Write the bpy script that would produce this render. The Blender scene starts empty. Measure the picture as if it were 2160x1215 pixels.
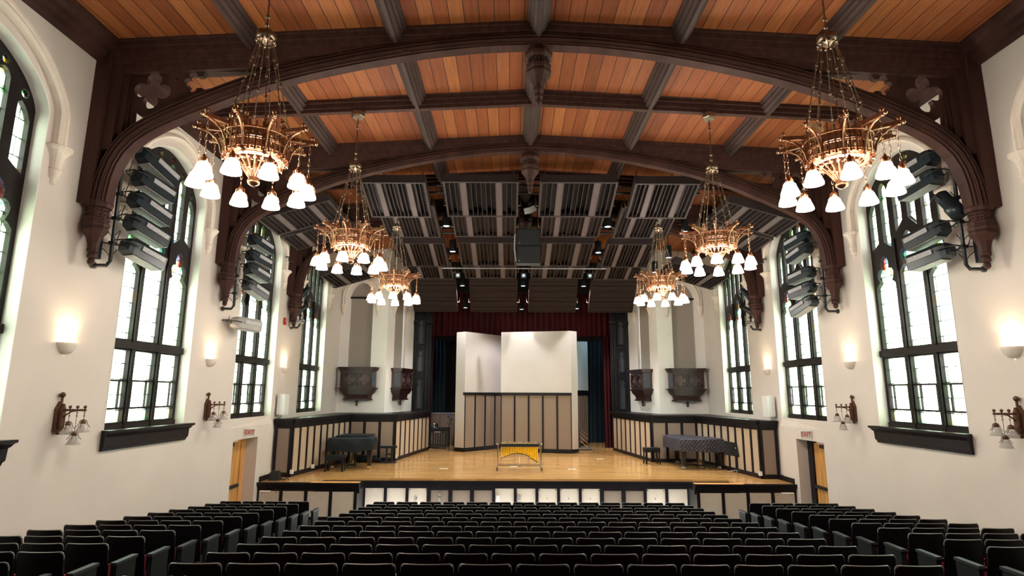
import bpy, bmesh, math, random
from math import sin, cos, pi, radians, sqrt
from mathutils import Vector, Matrix, Euler
random.seed(7)
SC = bpy.context.scene
COL = SC.collection

# ------------------------------------------------------------------ camera
cd = bpy.data.cameras.new('camera'); cam = bpy.data.objects.new('camera', cd); COL.objects.link(cam)
cd.sensor_width = 36.0; cd.lens = 36.0 * 1217.0 / 2160.0; cd.clip_start = .05; cd.clip_end = 300
_yaw, _pit, _rol = -.001, .18, .004
_f = Vector((-sin(_yaw) * cos(_pit), cos(_yaw) * cos(_pit), sin(_pit)))
_r0 = Vector((cos(_yaw), sin(_yaw), 0)); _u0 = _r0.cross(_f)
_r = _r0 * cos(_rol) + _u0 * sin(_rol); _u = _r.cross(_f)
CAM_POS = Vector((-.469, 0, 3.36))
cam.matrix_world = Matrix(((_r.x, _u.x, -_f.x, CAM_POS.x), (_r.y, _u.y, -_f.y, CAM_POS.y), (_r.z, _u.z, -_f.z, CAM_POS.z), (0, 0, 0, 1)))
SC.camera = cam
def in_view(p, m=0):
    d = Vector(p) - CAM_POS; z = d.dot(_f)
    if z < .3: return False
    x = 1080 + 1217 * d.dot(_r) / z; y = 607.5 - 1217 * d.dot(_u) / z
    return -m < x < 2160 + m and -m < y < 1215 + m

# ------------------------------------------------------------------ world, exposure, sampling
W = bpy.data.worlds.new('overcast_sky'); SC.world = W; W.use_nodes = True
nt = W.node_tree; bg = nt.nodes['Background']
tc = nt.nodes.new('ShaderNodeTexCoord'); sp = nt.nodes.new('ShaderNodeSeparateXYZ'); cr = nt.nodes.new('ShaderNodeValToRGB')
nt.links.new(tc.outputs['Generated'], sp.inputs[0]); nt.links.new(sp.outputs['Z'], cr.inputs[0]); nt.links.new(cr.outputs[0], bg.inputs[0])
cr.color_ramp.elements[0].position = .0; cr.color_ramp.elements[0].color = (.80, .85, .84, 1)
cr.color_ramp.elements[1].position = .35; cr.color_ramp.elements[1].color = (.90, .95, 1, 1)
bg.inputs[1].default_value = 8.5
SC.view_settings.view_transform = 'Standard'; SC.view_settings.look = 'None'
SC.view_settings.exposure = .47; SC.view_settings.gamma = 1; SC.view_settings.use_curve_mapping = False
SC.cycles.use_denoising = True
SC.cycles.max_bounces = 8; SC.cycles.diffuse_bounces = 4; SC.cycles.glossy_bounces = 3; SC.cycles.transparent_max_bounces = 10
SC.cycles.sample_clamp_indirect = 6; SC.cycles.caustics_reflective = False; SC.cycles.caustics_refractive = False
SC.cycles.use_adaptive_sampling = True; SC.cycles.adaptive_threshold = .03

# main dimensions
HW = 7.78                     # half width of the hall
T = [9.48, 14.09, 18.69]      # roof trusses
BAY = 4.606
WIN = [None, 7.2, 11.94, 16.68, 21.35]
SZ = .82                      # stage floor height
def rod_up(b, x, y, z0, z1, r=.01): return b.tube([(x, y, z0), (x, y, z1)], r, 6)
def lamp(name, kind, loc, energy, color=(1, .8, .58), size=.1, rot=None, spot=None, blend=.5):
    l = bpy.data.lights.new(name, kind); l.energy = energy; l.color = color
    if kind == 'AREA': l.size = size
    else: l.shadow_soft_size = size
    if spot: l.spot_size = spot; l.spot_blend = blend
    o = bpy.data.objects.new(name, l); o.location = loc
    if rot: o.rotation_euler = rot
    COL.objects.link(o); return o
# daylight portals in the real window openings (they emit nothing, they guide sampling)
for s in (-1, 1):
    for k, y in enumerate(WIN):
        if y is None: continue
        l = bpy.data.lights.new('daylight_portal', 'AREA'); l.shape = 'RECTANGLE'; l.size = 6.0; l.size_y = 2.7
        l.cycles.is_portal = True
        o = bpy.data.objects.new('daylight_portal', l); o.location = (s * 8.32, y, 5.6)
        o.rotation_euler = (0, s * pi / 2, 0)
        COL.objects.link(o)

# ------------------------------------------------------------------ materials
MAT = {}
def nodes(name):
    m = bpy.data.materials.new(name); m.use_nodes = True; t = m.node_tree
    b = t.nodes['Principled BSDF']; MAT[name] = m
    return m, t, b
def N(t, kind, **kw):
    n = t.nodes.new('ShaderNode' + kind)
    for k, v in kw.items():
        if k in n.inputs: n.inputs[k].default_value = v
        else: setattr(n, k, v)
    return n
def mat(name, col, rough=.5, metal=0., noise=.12, scale=6., bump=0., stretch=None, spec=None, emit=None, estr=0, bscale=None, trans=0, alpha=None):
    m, t, b = nodes(name); L = t.links.new
    b.inputs['Roughness'].default_value = rough; b.inputs['Metallic'].default_value = metal
    if spec is not None: b.inputs['Specular IOR Level'].default_value = spec
    co = N(t, 'TexCoord'); src = co.outputs['Object']
    mp = N(t, 'Mapping'); L(src, mp.inputs[0])
    if stretch: mp.inputs['Scale'].default_value = stretch
    nz = N(t, 'TexNoise', Scale=scale, Detail=5.0); L(mp.outputs[0], nz.inputs['Vector'])
    rp = N(t, 'ValToRGB'); L(nz.outputs['Fac'], rp.inputs[0])
    c = Vector(col[:3])
    rp.color_ramp.elements[0].position = .3; rp.color_ramp.elements[1].position = .7
    rp.color_ramp.elements[0].color = (*(c * (1 - noise)), 1); rp.color_ramp.elements[1].color = (*[min(1, x) for x in c * (1 + noise)], 1)
    L(rp.outputs[0], b.inputs['Base Color'])
    if bump:
        n2 = N(t, 'TexNoise', Scale=bscale or scale * 6, Detail=4.0); L(mp.outputs[0], n2.inputs['Vector'])
        bp = N(t, 'Bump', Strength=bump, Distance=.02); L(n2.outputs['Fac'], bp.inputs['Height']); L(bp.outputs[0], b.inputs['Normal'])
    if emit: b.inputs['Emission Color'].default_value = (*emit, 1); b.inputs['Emission Strength'].default_value = estr
    if trans: b.inputs['Transmission Weight'].default_value = trans
    if alpha is not None: b.inputs['Alpha'].default_value = alpha
    return m
mat('plaster', (.67, .595, .555), .85, noise=.03, scale=1.2, bump=.08, bscale=30)
mat('plaster_white', (.83, .79, .76), .8, noise=.03, scale=1.5, bump=.05, bscale=30)
mat('cast_stone', (.78, .69, .61), .7, noise=.06, scale=5, bump=.05)
mat('dark_oak', (.050, .020, .016), .6, spec=.22, noise=.35, scale=3, stretch=(1, 1, .2), bump=.15, bscale=25)
mat('dark_oak_beam', (.058, .025, .021), .6, spec=.22, noise=.3, scale=4, stretch=(2, .3, 2), bump=.1, bscale=25)
mat('grey_beam', (.060, .035, .031), .6, spec=.25, noise=.2, scale=4, stretch=(2, .25, 2), bump=.1)
mat('window_timber', (.012, .008, .008), .45, spec=.22, noise=.3, scale=5)
mat('black_trim', (.011, .009, .012), .4, spec=.25, noise=.3, scale=8)
mat('taupe_panel', (.27, .205, .16), .9, noise=.05, scale=40, bump=.1, bscale=200)
mat('beige_panel', (.45, .345, .25), .9, noise=.05, scale=40, bump=.1, bscale=200)
mat('cream_panel', (.68, .58, .49), .75, noise=.03, scale=6)
mat('organ_cloth', (.36, .315, .28), .9, noise=.04, scale=60)
mat('balcony_wood', (.030, .011, .011), .28, noise=.35, scale=5, stretch=(1, 1, .3))
mat('proscenium_paint', (.008, .009, .013), .35, spec=.3, noise=.3, scale=6)
mat('proscenium_inset', (.05, .062, .085), .35, noise=.2, scale=6)
mat('reflector_frame', (.042, .028, .029), .6, noise=.12, scale=6)
mat('reflector_steep', (.026, .0155, .0155), .7, spec=.2, noise=.12, scale=4)
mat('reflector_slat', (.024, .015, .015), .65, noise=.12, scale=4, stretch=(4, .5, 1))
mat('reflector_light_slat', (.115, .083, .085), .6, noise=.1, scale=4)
mat('aged_brass', (.46, .24, .14), .28, metal=1, noise=.35, scale=25, bump=.2, bscale=60)
mat('dull_brass', (.30, .22, .16), .35, metal=1, noise=.35, scale=30)
mat('bronze', (.12, .055, .035), .4, metal=.6, noise=.35, scale=25)
mat('black_metal', (.012, .014, .017), .4, noise=.2, scale=12)
mat('blue_black_metal', (.018, .028, .036), .35, metal=.3, noise=.2, scale=12)
mat('silver_metal', (.40, .42, .46), .35, metal=.8, noise=.15, scale=12)
mat('chrome', (.75, .72, .70), .15, metal=1, noise=.1, scale=20)
mat('label_grey', (.36, .36, .38), .5, noise=.3, scale=60)
mat('white_paint', (.80, .80, .80), .4, noise=.03, scale=10)
mat('seat_shell', (.0022, .0022, .003), .42, noise=.2, scale=20, spec=.22)
mat('seat_rim_highlight', (.13, .13, .135), .3, noise=.1, scale=20, spec=.9)  # pale grey puts the highlight along the seat backs into the colour
mat('seat_panel', (.008, .0085, .010), .5, spec=.25, noise=.2, scale=12)
mat('seat_pad', (.018, .022, .028), .4, noise=.2, scale=12)
mat('red_fabric', (.22, .006, .012), .9, noise=.2, scale=40)
mat('carpet', (.02, .018, .02), .95, noise=.3, scale=40)
mat('red_velvet', (.065, .0015, .006), .9, noise=.35, scale=3, stretch=(2, 2, .1))
mat('blue_drape', (.004, .018, .03), .85, noise=.35, scale=3, stretch=(2, 2, .1))
mat('black_drape', (.004, .004, .006), .9, noise=.2, scale=4)
mat('shell_board', (.62, .575, .55), .7, noise=.02, scale=2)
mat('pale_blue_board', (.62, .74, .76), .7, noise=.02, scale=2)
mat('pine', (.62, .30, .09), .45, noise=.25, scale=3, stretch=(3, 3, .3), bump=.05)
mat('yellow_tube', (.88, .50, .01), .25, noise=.08, scale=10)
mat('gold_bar', (.75, .55, .22), .3, metal=.9, noise=.2, scale=40)
mat('piano_black', (.006, .006, .008), .18, noise=.1, scale=10)
mat('teal_cover', (.005, .010, .014), .45, spec=.35, noise=.2, scale=6, bump=.3, bscale=9)
mat('red_sign', (.75, .03, .02), .5, noise=.02)
mat('alarm_red', (.5, .02, .02), .4, noise=.05)
mat('blue_plastic', (.02, .09, .35), .3, noise=.1)
mat('stone_grey', (.33, .32, .31), .6, noise=.15, scale=10)
mat('speaker_grille', (.010, .011, .013), .6, noise=.3, scale=120)
mat('clear_plastic', (.30, .33, .38), .4, noise=.05)
mat('cable_black', (.01, .01, .01), .5, noise=.1)
mat('cable_white', (.5, .5, .6), .5, noise=.1)
mat('amp_green', (.12, .25, .2), .5, noise=.1)
def emis(name, col, s):
    m, t, b = nodes(name); b.inputs['Base Color'].default_value = (.8, .78, .72, 1)
    b.inputs['Emission Color'].default_value = (*col, 1); b.inputs['Emission Strength'].default_value = s
    b.inputs['Roughness'].default_value = .3
    return m
emis('lit_opal_glass', (1, .86, .70), 9.0)
emis('downlight_lens', (.85, .95, 1), 6.0)
emis('camera_glow', (.55, .8, 1), .5)
m, t, b = nodes('frosted_glass'); b.inputs['Base Color'].default_value = (.66, .62, .60, 1); b.inputs['Roughness'].default_value = .15
b.inputs['Transmission Weight'].default_value = .2; b.inputs['Alpha'].default_value = .42
m, t, b = nodes('ceiling_planks'); L = t.links.new
co = N(t, 'TexCoord'); sx = N(t, 'SeparateXYZ'); L(co.outputs['Object'], sx.inputs[0])
def M_(op, a, bb=None):
    n = N(t, 'Math', operation=op)
    for i, v in enumerate((a, bb)):
        if v is None: continue
        if isinstance(v, (int, float)): n.inputs[i].default_value = v
        else: L(v, n.inputs[i])
    return n.outputs[0]
u = M_('DIVIDE', sx.outputs['X'], .262); iu = M_('FLOOR', u); fu = M_('FRACT', u)
v = M_('DIVIDE', M_('SUBTRACT', sx.outputs['Y'], T[0]), BAY / 2); iv = M_('FLOOR', v)
cb = N(t, 'CombineXYZ'); L(iu, cb.inputs[0]); L(iv, cb.inputs[1])
wn = N(t, 'TexWhiteNoise', noise_dimensions='3D'); L(cb.outputs[0], wn.inputs['Vector'])
mp = N(t, 'Mapping'); mp.inputs['Scale'].default_value = (9, .7, 9); L(co.outputs['Object'], mp.inputs[0])
ad = N(t, 'VectorMath', operation='ADD'); L(mp.outputs[0], ad.inputs[0]); L(wn.outputs['Color'], ad.inputs[1])
nz = N(t, 'TexNoise', Scale=2.2, Detail=6.0); L(ad.outputs[0], nz.inputs['Vector'])
fac = M_('ADD', M_('MULTIPLY', wn.outputs['Value'], .48), M_('MULTIPLY', nz.outputs['Fac'], .52))
rp = N(t, 'ValToRGB'); L(fac, rp.inputs[0]); e = rp.color_ramp.elements
e[0].position = .12; e[0].color = (.16, .042, .015, 1); e[1].position = .88; e[1].color = (.48, .16, .040, 1)
x = e.new(.45); x.color = (.28, .078, .027, 1); x = e.new(.65); x.color = (.34, .112, .040, 1)
gap = M_('LESS_THAN', M_('ABSOLUTE', M_('SUBTRACT', fu, .5)), .474)
mx = N(t, 'MixRGB'); mx.inputs[1].default_value = (.035, .012, .008, 1); L(gap, mx.inputs[0]); L(rp.outputs[0], mx.inputs[2]); L(mx.outputs[0], b.inputs['Base Color'])
b.inputs['Roughness'].default_value = .55; b.inputs['Specular IOR Level'].default_value = .25
bp = N(t, 'Bump', Strength=.4, Distance=.01); L(gap, bp.inputs['Height']); L(bp.outputs[0], b.inputs['Normal'])
m, t, b = nodes('stage_planks'); L = t.links.new
co = N(t, 'TexCoord'); sx = N(t, 'SeparateXYZ'); L(co.outputs['Object'], sx.inputs[0])
u = M_('DIVIDE', sx.outputs['Y'], .072); iu = M_('FLOOR', u); fu = M_('FRACT', u)
v = M_('ADD', M_('DIVIDE', sx.outputs['X'], 1.3), M_('MULTIPLY', iu, .377)); iv = M_('FLOOR', v)
cb = N(t, 'CombineXYZ'); L(iu, cb.inputs[0]); L(iv, cb.inputs[1])
wn = N(t, 'TexWhiteNoise', noise_dimensions='3D'); L(cb.outputs[0], wn.inputs['Vector'])
mp = N(t, 'Mapping'); mp.inputs['Scale'].default_value = (.8, 9, 9); L(co.outputs['Object'], mp.inputs[0])
nz = N(t, 'TexNoise', Scale=2.0, Detail=6.0); L(mp.outputs[0], nz.inputs['Vector'])
fac = M_('ADD', M_('MULTIPLY', wn.outputs['Value'], .5), M_('MULTIPLY', nz.outputs['Fac'], .5))
rp = N(t, 'ValToRGB'); L(fac, rp.inputs[0]); e = rp.color_ramp.elements
e[0].position = .15; e[0].color = (.44, .22, .07, 1); e[1].position = .85; e[1].color = (.66, .38, .14, 1)
gap = M_('LESS_THAN', M_('ABSOLUTE', M_('SUBTRACT', fu, .5)), .485)
mx = N(t, 'MixRGB'); mx.inputs[1].default_value = (.25, .13, .05, 1); L(gap, mx.inputs[0]); L(rp.outputs[0], mx.inputs[2]); L(mx.outputs[0], b.inputs['Base Color'])
b.inputs['Roughness'].default_value = .16
m, t, b = nodes('quilted_cover'); L = t.links.new
co = N(t, 'TexCoord'); sx = N(t, 'SeparateXYZ'); L(co.outputs['Object'], sx.inputs[0])
a1 = M_('SINE', M_('MULTIPLY', M_('ADD', M_('ADD', sx.outputs['X'], sx.outputs['Y']), sx.outputs['Z']), 25.0))
a2 = M_('SINE', M_('MULTIPLY', M_('SUBTRACT', M_('ADD', sx.outputs['X'], sx.outputs['Y']), sx.outputs['Z']), 25.0))
q = M_('POWER', M_('ABSOLUTE', M_('MULTIPLY', a1, a2)), .4)
bp = N(t, 'Bump', Strength=1.0, Distance=.03); L(q, bp.inputs['Height']); L(bp.outputs[0], b.inputs['Normal'])
rp = N(t, 'ValToRGB'); L(q, rp.inputs[0]); rp.color_ramp.elements[0].color = (.012, .011, .022, 1); rp.color_ramp.elements[1].color = (.045, .043, .068, 1)
L(rp.outputs[0], b.inputs['Base Color']); b.inputs['Roughness'].default_value = .45
mat('carved_face_lit', (.085, .050, .056), .25, noise=.2, scale=8)  # paler copy of the balcony wood, painting in highlights on the carving
mat('cover_plain', (.07, .07, .095), .5, noise=.1, scale=4)
# leaded stained glass: daylight passes through tinted panes, lead cames stay dark
m, t, b = nodes('stained_glass'); L = t.links.new
t.nodes.remove(b); out = t.nodes['Material Output']
co = N(t, 'TexCoord'); sx = N(t, 'SeparateXYZ'); L(co.outputs['Object'], sx.inputs[0])
vv = N(t, 'CombineXYZ'); L(sx.outputs['Y'], vv.inputs[0]); L(sx.outputs['Z'], vv.inputs[1])
br = N(t, 'TexBrick', Scale=1.0); L(vv.outputs[0], br.inputs['Vector'])
br.inputs['Mortar Size'].default_value = .006; br.inputs['Mortar Smooth'].default_value = 0; br.inputs['Brick Width'].default_value = .22; br.inputs['Row Height'].default_value = .30
br.inputs['Color1'].default_value = (1, 1, 1, 1); br.inputs['Color2'].default_value = (.95, 1, .90, 1); br.inputs['Mortar'].default_value = (0, 0, 0, 1)
vo = N(t, 'TexVoronoi', Scale=9.0); L(vv.outputs[0], vo.inputs['Vector'])
sc_ = N(t, 'SeparateXYZ'); L(vo.outputs['Color'], sc_.inputs[0]); hs = N(t, 'ValToRGB'); L(sc_.outputs['X'], hs.inputs[0]); hs.color_ramp.interpolation = 'CONSTANT'
for i_, (p_, c_) in enumerate([(0, (.1, .55, .45)), (.16, (.9, .95, .5)), (.34, (.85, .16, .04)), (.46, (.95, .6, .1)), (.6, (.25, .65, .3)), (.74, (.95, .98, .9)), (.9, (.2, .35, .75))]):
    el = hs.color_ramp.elements[i_] if i_ < 2 else hs.color_ramp.elements.new(p_)
    el.position = p_; el.color = (*c_, 1)
nz = N(t, 'TexNoise', Scale=1.3, Detail=2.0); L(vv.outputs[0], nz.inputs['Vector'])
zz = sx.outputs['Z']
def band(c, w): return M_('LESS_THAN', M_('ABSOLUTE', M_('SUBTRACT', zz, c)), w)
hd = M_('ADD', M_('MULTIPLY', band(6.35, .38), .75), M_('ADD', M_('MULTIPLY', band(2.86, .14), .35), M_('MULTIPLY', M_('GREATER_THAN', zz, 7.75), .8)))
n3 = N(t, 'TexNoise', Scale=3.1, Detail=1.0); L(vv.outputs[0], n3.inputs['Vector'])
hd = M_('MULTIPLY', hd, M_('GREATER_THAN', n3.outputs['Fac'], .42))
patch = M_('MULTIPLY', M_('GREATER_THAN', nz.outputs['Fac'], .63), .35)
tf = M_('MAXIMUM', hd, patch)
tint = N(t, 'MixRGB'); L(tf, tint.inputs[0]); L(hs.outputs[0], tint.inputs[2])
t0 = N(t, 'ValToRGB'); L(nz.outputs['Fac'], t0.inputs[0])
t0.color_ramp.elements[0].position = .35; t0.color_ramp.elements[0].color = (.86, .97, .80, 1); t0.color_ramp.elements[1].position = .6; t0.color_ramp.elements[1].color = (1, 1, .98, 1)
L(t0.outputs[0], tint.inputs[1])
fin = N(t, 'MixRGB', blend_type='MULTIPLY'); fin.inputs[0].default_value = 1; L(tint.outputs[0], fin.inputs[1]); L(br.outputs['Color'], fin.inputs[2])
tr = N(t, 'BsdfTransparent'); L(fin.outputs[0], tr.inputs[0])
gl = N(t, 'BsdfTranslucent'); L(fin.outputs[0], gl.inputs[0])
ms = N(t, 'MixShader'); ms.inputs[0].default_value = .18; L(tr.outputs[0], ms.inputs[1]); L(gl.outputs[0], ms.inputs[2]); L(ms.outputs[0], out.inputs[0])

# ------------------------------------------------------------------ mesh builder
class MB:
    def __init__(s): s.v = []; s.f = []; s.sm = []
    def add(s, vs, fs, smooth=False, M=None):
        o = len(s.v); s.v += [tuple(M @ Vector(p)) if M else tuple(p) for p in vs]
        s.f += [tuple(i + o for i in f) for f in fs]; s.sm += [smooth] * len(fs); return s
    def box(s, x0, x1, y0, y1, z0, z1, M=None):
        vs = [(x, y, z) for x in (x0, x1) for y in (y0, y1) for z in (z0, z1)]
        return s.add(vs, [(0, 1, 3, 2), (4, 6, 7, 5), (0, 4, 5, 1), (2, 3, 7, 6), (0, 2, 6, 4), (1, 5, 7, 3)], M=M)
    def bar(s, a, b, w, h, up=(0, 0, 1)):
        a = Vector(a); b = Vector(b); d = b - a; n = d.length; d.normalize()
        r = d.cross(Vector(up));
        if r.length < 1e-4: r = Vector((1, 0, 0))
        r.normalize(); q = r.cross(d)
        M = Matrix(((r.x, d.x, q.x, a.x), (r.y, d.y, q.y, a.y), (r.z, d.z, q.z, a.z), (0, 0, 0, 1)))
        return s.box(-w / 2, w / 2, 0, n, -h / 2, h / 2, M)
    def tube(s, pts, r, n=8, closed=False, smooth=True):
        P = [Vector(p) for p in pts]; k = len(P); R = r if isinstance(r, (list, tuple)) else [r] * k
        t0 = (P[1] - P[0]).normalized(); a = Vector((0, 0, 1)) if abs(t0.z) < .9 else Vector((1, 0, 0))
        nx = t0.cross(a).normalized(); vs = []
        for i, p in enumerate(P):
            q0 = P[i - 1] if (i or closed) else P[i]; q1 = P[(i + 1) % k] if (i < k - 1 or closed) else P[i]
            tt = (q1 - q0).normalized(); nx = (nx - tt * nx.dot(tt)).normalized(); ny = tt.cross(nx)
            vs += [p + (nx * cos(2 * pi * j / n) + ny * sin(2 * pi * j / n)) * R[i] for j in range(n)]
        fs = []
        for i in range(k if closed else k - 1):
            b = ((i + 1) % k) * n
            fs += [(i * n + j, i * n + (j + 1) % n, b + (j + 1) % n, b + j) for j in range(n)]
        s.add(vs, fs, smooth)
        if not closed: s.add(vs[:n], [tuple(range(n))[::-1]]); s.add(vs[-n:], [tuple(range(n))])
        return s
    def lathe(s, prof, n=16, c=(0, 0, 0), M=None, smooth=True, cap=True, rot=0):
        vs = []; k = len(prof)
        for r, z in prof: vs += [(c[0] + r * cos(2 * pi * j / n + rot), c[1] + r * sin(2 * pi * j / n + rot), c[2] + z) for j in range(n)]
        fs = [(i * n + j, i * n + (j + 1) % n, (i + 1) * n + (j + 1) % n, (i + 1) * n + j) for i in range(k - 1) for j in range(n)]
        s.add(vs, fs, smooth, M)
        if cap:
            if prof[0][0] > 1e-4: s.add(vs[:n], [tuple(range(n))[::-1]], M=M)
            if prof[-1][0] > 1e-4: s.add(vs[-n:], [tuple(range(n))], M=M)
        return s
    def ball(s, c, r, n=8, sq=1.0): return s.lathe([(r * sin(pi * i / 6) + 1e-5, -r * cos(pi * i / 6) * sq) for i in range(7)], n, c, cap=False)
    def prism(s, poly, h, M=None, smooth=False):   # poly in xy, extruded 0..h along z
        n = len(poly); vs = [(x, y, 0) for x, y in poly] + [(x, y, h) for x, y in poly]
        return s.add(vs, [tuple(range(n))[::-1], tuple(range(n, 2 * n))] + [(i, (i + 1) % n, n + (i + 1) % n, n + i) for i in range(n)], smooth, M)
    def sweep(s, path, prof, side, smooth=False, closedprof=True, caps=True):
        # path: 3d pts; prof: (a,b): a along in-plane normal, b along `side`; side = constant vector perpendicular to the path plane
        P = [Vector(p) for p in path]; S_ = Vector(side).normalized(); k = len(P); n = len(prof); vs = []
        for i, p in enumerate(P):
            tt = (P[min(i + 1, k - 1)] - P[max(i - 1, 0)]).normalized(); nn = S_.cross(tt).normalized()
            sc = prof(i) if callable(prof) else prof
            vs += [p + nn * a + S_ * b for a, b in sc]; n = len(sc)
        fs = [(i * n + j, i * n + (j + 1) % n, (i + 1) * n + (j + 1) % n, (i + 1) * n + j) for i in range(k - 1) for j in range(n)]
        s.add(vs, fs, smooth)
        if caps: s.add(vs[:n], [tuple(range(n))[::-1]]); s.add(vs[-n:], [tuple(range(n))])
        return s
    def mesh(s, name, m):
        me = bpy.data.meshes.new(name); me.from_pydata(s.v, [], s.f); me.polygons.foreach_set('use_smooth', s.sm)
        me.materials.append(MAT[m]); bm = bmesh.new(); bm.from_mesh(me); bmesh.ops.recalc_face_normals(bm, faces=bm.faces); bm.to_mesh(me); bm.free()
        return me
    def build(s, name, m, parent=None, loc=None, rotz=0, label=None):
        o = bpy.data.objects.new(name, s.mesh(name, m)); COL.objects.link(o)
        if parent: o.parent = parent
        if loc is not None: o.location = loc
        if rotz: o.rotation_euler = (0, 0, rotz)
        if label: o['label'] = label
        return o
def poly_holes(name, outer, holes, thick, m, M=None, parent=None, label=None, bev=0):
    # planar plate with holes, centred on its plane; M maps (u, v, w) to object space
    c = bpy.data.curves.new('tmp', 'CURVE'); c.dimensions = '2D'; c.fill_mode = 'BOTH'; c.extrude = thick / 2
    if bev: c.bevel_depth = bev; c.extrude = thick / 2 - bev
    for lp in [outer] + list(holes):
        s = c.splines.new('POLY'); s.points.add(len(lp) - 1); s.use_cyclic_u = True
        for i, (x, y) in enumerate(lp): s.points[i].co = (x, y, 0, 1)
    o = bpy.data.objects.new('tmp', c); COL.objects.link(o)
    dg = bpy.context.evaluated_depsgraph_get(); me = bpy.data.meshes.new_from_object(o.evaluated_get(dg))
    bpy.data.objects.remove(o); bpy.data.curves.remove(c)
    if M: me.transform(M)
    me.name = name; me.materials.clear(); me.materials.append(MAT[m])
    bm = bmesh.new(); bm.from_mesh(me); bmesh.ops.remove_doubles(bm, verts=bm.verts, dist=1e-5); bmesh.ops.recalc_face_normals(bm, faces=bm.faces); bm.to_mesh(me); bm.free()
    for p in me.polygons: p.use_smooth = False
    ob = bpy.data.objects.new(name, me); COL.objects.link(ob)
    if parent: ob.parent = parent
    if label: ob['label'] = label
    return ob
def tag(o, label, cat, group=None, kind=None):
    o['label'] = label; o['category'] = cat
    if group: o['group'] = group
    if kind: o['kind'] = kind
    return o
def thing(name, label, cat, loc=(0, 0, 0), rotz=0, group=None, kind=None):
    o = bpy.data.objects.new(name, None); o.empty_display_size = .1; COL.objects.link(o); o.location = loc; o.rotation_euler = (0, 0, rotz)
    return tag(o, label, cat, group, kind)
def dup(root, loc, rotz=0, label=None, group=None, mirror=False):
    r = root.copy(); COL.objects.link(r); r.location = loc; r.rotation_euler = (0, 0, rotz)
    if mirror: r.scale = (-1, 1, 1)
    if label: r['label'] = label
    if group: r['group'] = group
    for ch in list(root.children):
        c = ch.copy(); COL.objects.link(c); c.parent = r
        for g in ch.children:
            d = g.copy(); COL.objects.link(d); d.parent = c
    return r
def arcpts(cx, cy, r, a0, a1, n, ry=None): return [(cx + r * cos(radians(a0 + (a1 - a0) * i / n)), cy + (ry or r) * sin(radians(a0 + (a1 - a0) * i / n))) for i in range(n + 1)]
def MYZ(x, y=0, z=0, s=1):   # (u,v,w) -> (x + w, y + u, z + v)
    return Matrix(((0, 0, s, x), (1, 0, 0, y), (0, 1, 0, z), (0, 0, 0, 1)))
def MXZ(y, x=0, z=0):        # (u,v,w) -> (x + u, y + w, z + v)
    return Matrix(((1, 0, 0, x), (0, 0, 1, y), (0, 1, 0, z), (0, 0, 0, 1)))
ORD = ['first', 'second', 'third', 'fourth', 'fifth', 'sixth', 'seventh', 'eighth', 'ninth', 'tenth', 'eleventh', 'twelfth', 'thirteenth', 'fourteenth']
SIDE = {-1: 'left', 1: 'right'}
# ================================================================== the room
def chair_top(y): i = (y - 5.47) / .7405; return 1.765 - .0935 * i + .0008 * i * i
def floor_z(y): return max(-.2, chair_top(min(y, 15.1)) - .86) if y < 15.3 else -.2
b = MB(); ys = [-4.3, -3, -1, 1] + [2 + .74 * k for k in range(19)] + [17.6]
vs = [(x, y, floor_z(y) if y < 15.3 else -.2) for y in ys for x in (-9, 9)]
b.add(vs, [(2 * i, 2 * i + 1, 2 * i + 3, 2 * i + 2) for i in range(len(ys) - 1)])
n = len(vs); b.add([(x, y, z - .3) for x, y, z in vs], [(2 * i, 2 * i + 2, 2 * i + 3, 2 * i + 1) for i in range(len(ys) - 1)])
tag(b.build('floor', 'carpet'), 'dark carpeted raked floor under the rows of seats', 'floor', kind='structure')

def arch(hw, sp, rise, n=28, u0=0):
    pts = []
    for i in range(n + 1):
        t = -cos(pi * i / n); uu = hw * t
        pts.append((u0 + uu, sp + rise * max(0, 1 - abs(t) ** 1.7) ** .625))
    return pts[::-1]          # from +hw to -hw
def archz(u, hw, sp, rise): return sp + rise * max(0, 1 - min(1, abs(u) / hw) ** 1.7) ** .625
SILL, SPR, RISE, WHW = 2.65, 7.68, .90, 1.29
def win_outline(c, g=0): return [(c - WHW - g, SILL - g), (c + WHW + g, SILL - g)] + [(u + 0, v) for u, v in arch(WHW + g, SPR, RISE + g, u0=c)]
for s in (-1, 1):
    holes = [win_outline(c) for c in WIN if c] + [[(15.65, -.35), (17.05, -.35), (17.05, 2.1), (15.65, 2.1)]]
    outer = [(-4.3, -.4), (25.6, -.4), (25.6, 10.3), (-4.3, 10.3)]
    w = poly_holes('wall_' + SIDE[s], outer, holes, .34, 'plaster', MYZ(s * (HW + .17)))
    tag(w, 'cream plaster %s side wall with tall arched windows' % SIDE[s], 'wall', kind='structure')
b = MB().box(-9, 9, -4.6, -4.3, -1, 10.5)
tag(b.build('wall_back', 'plaster'), 'cream plaster wall at the back of the hall', 'wall', kind='structure')

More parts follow.
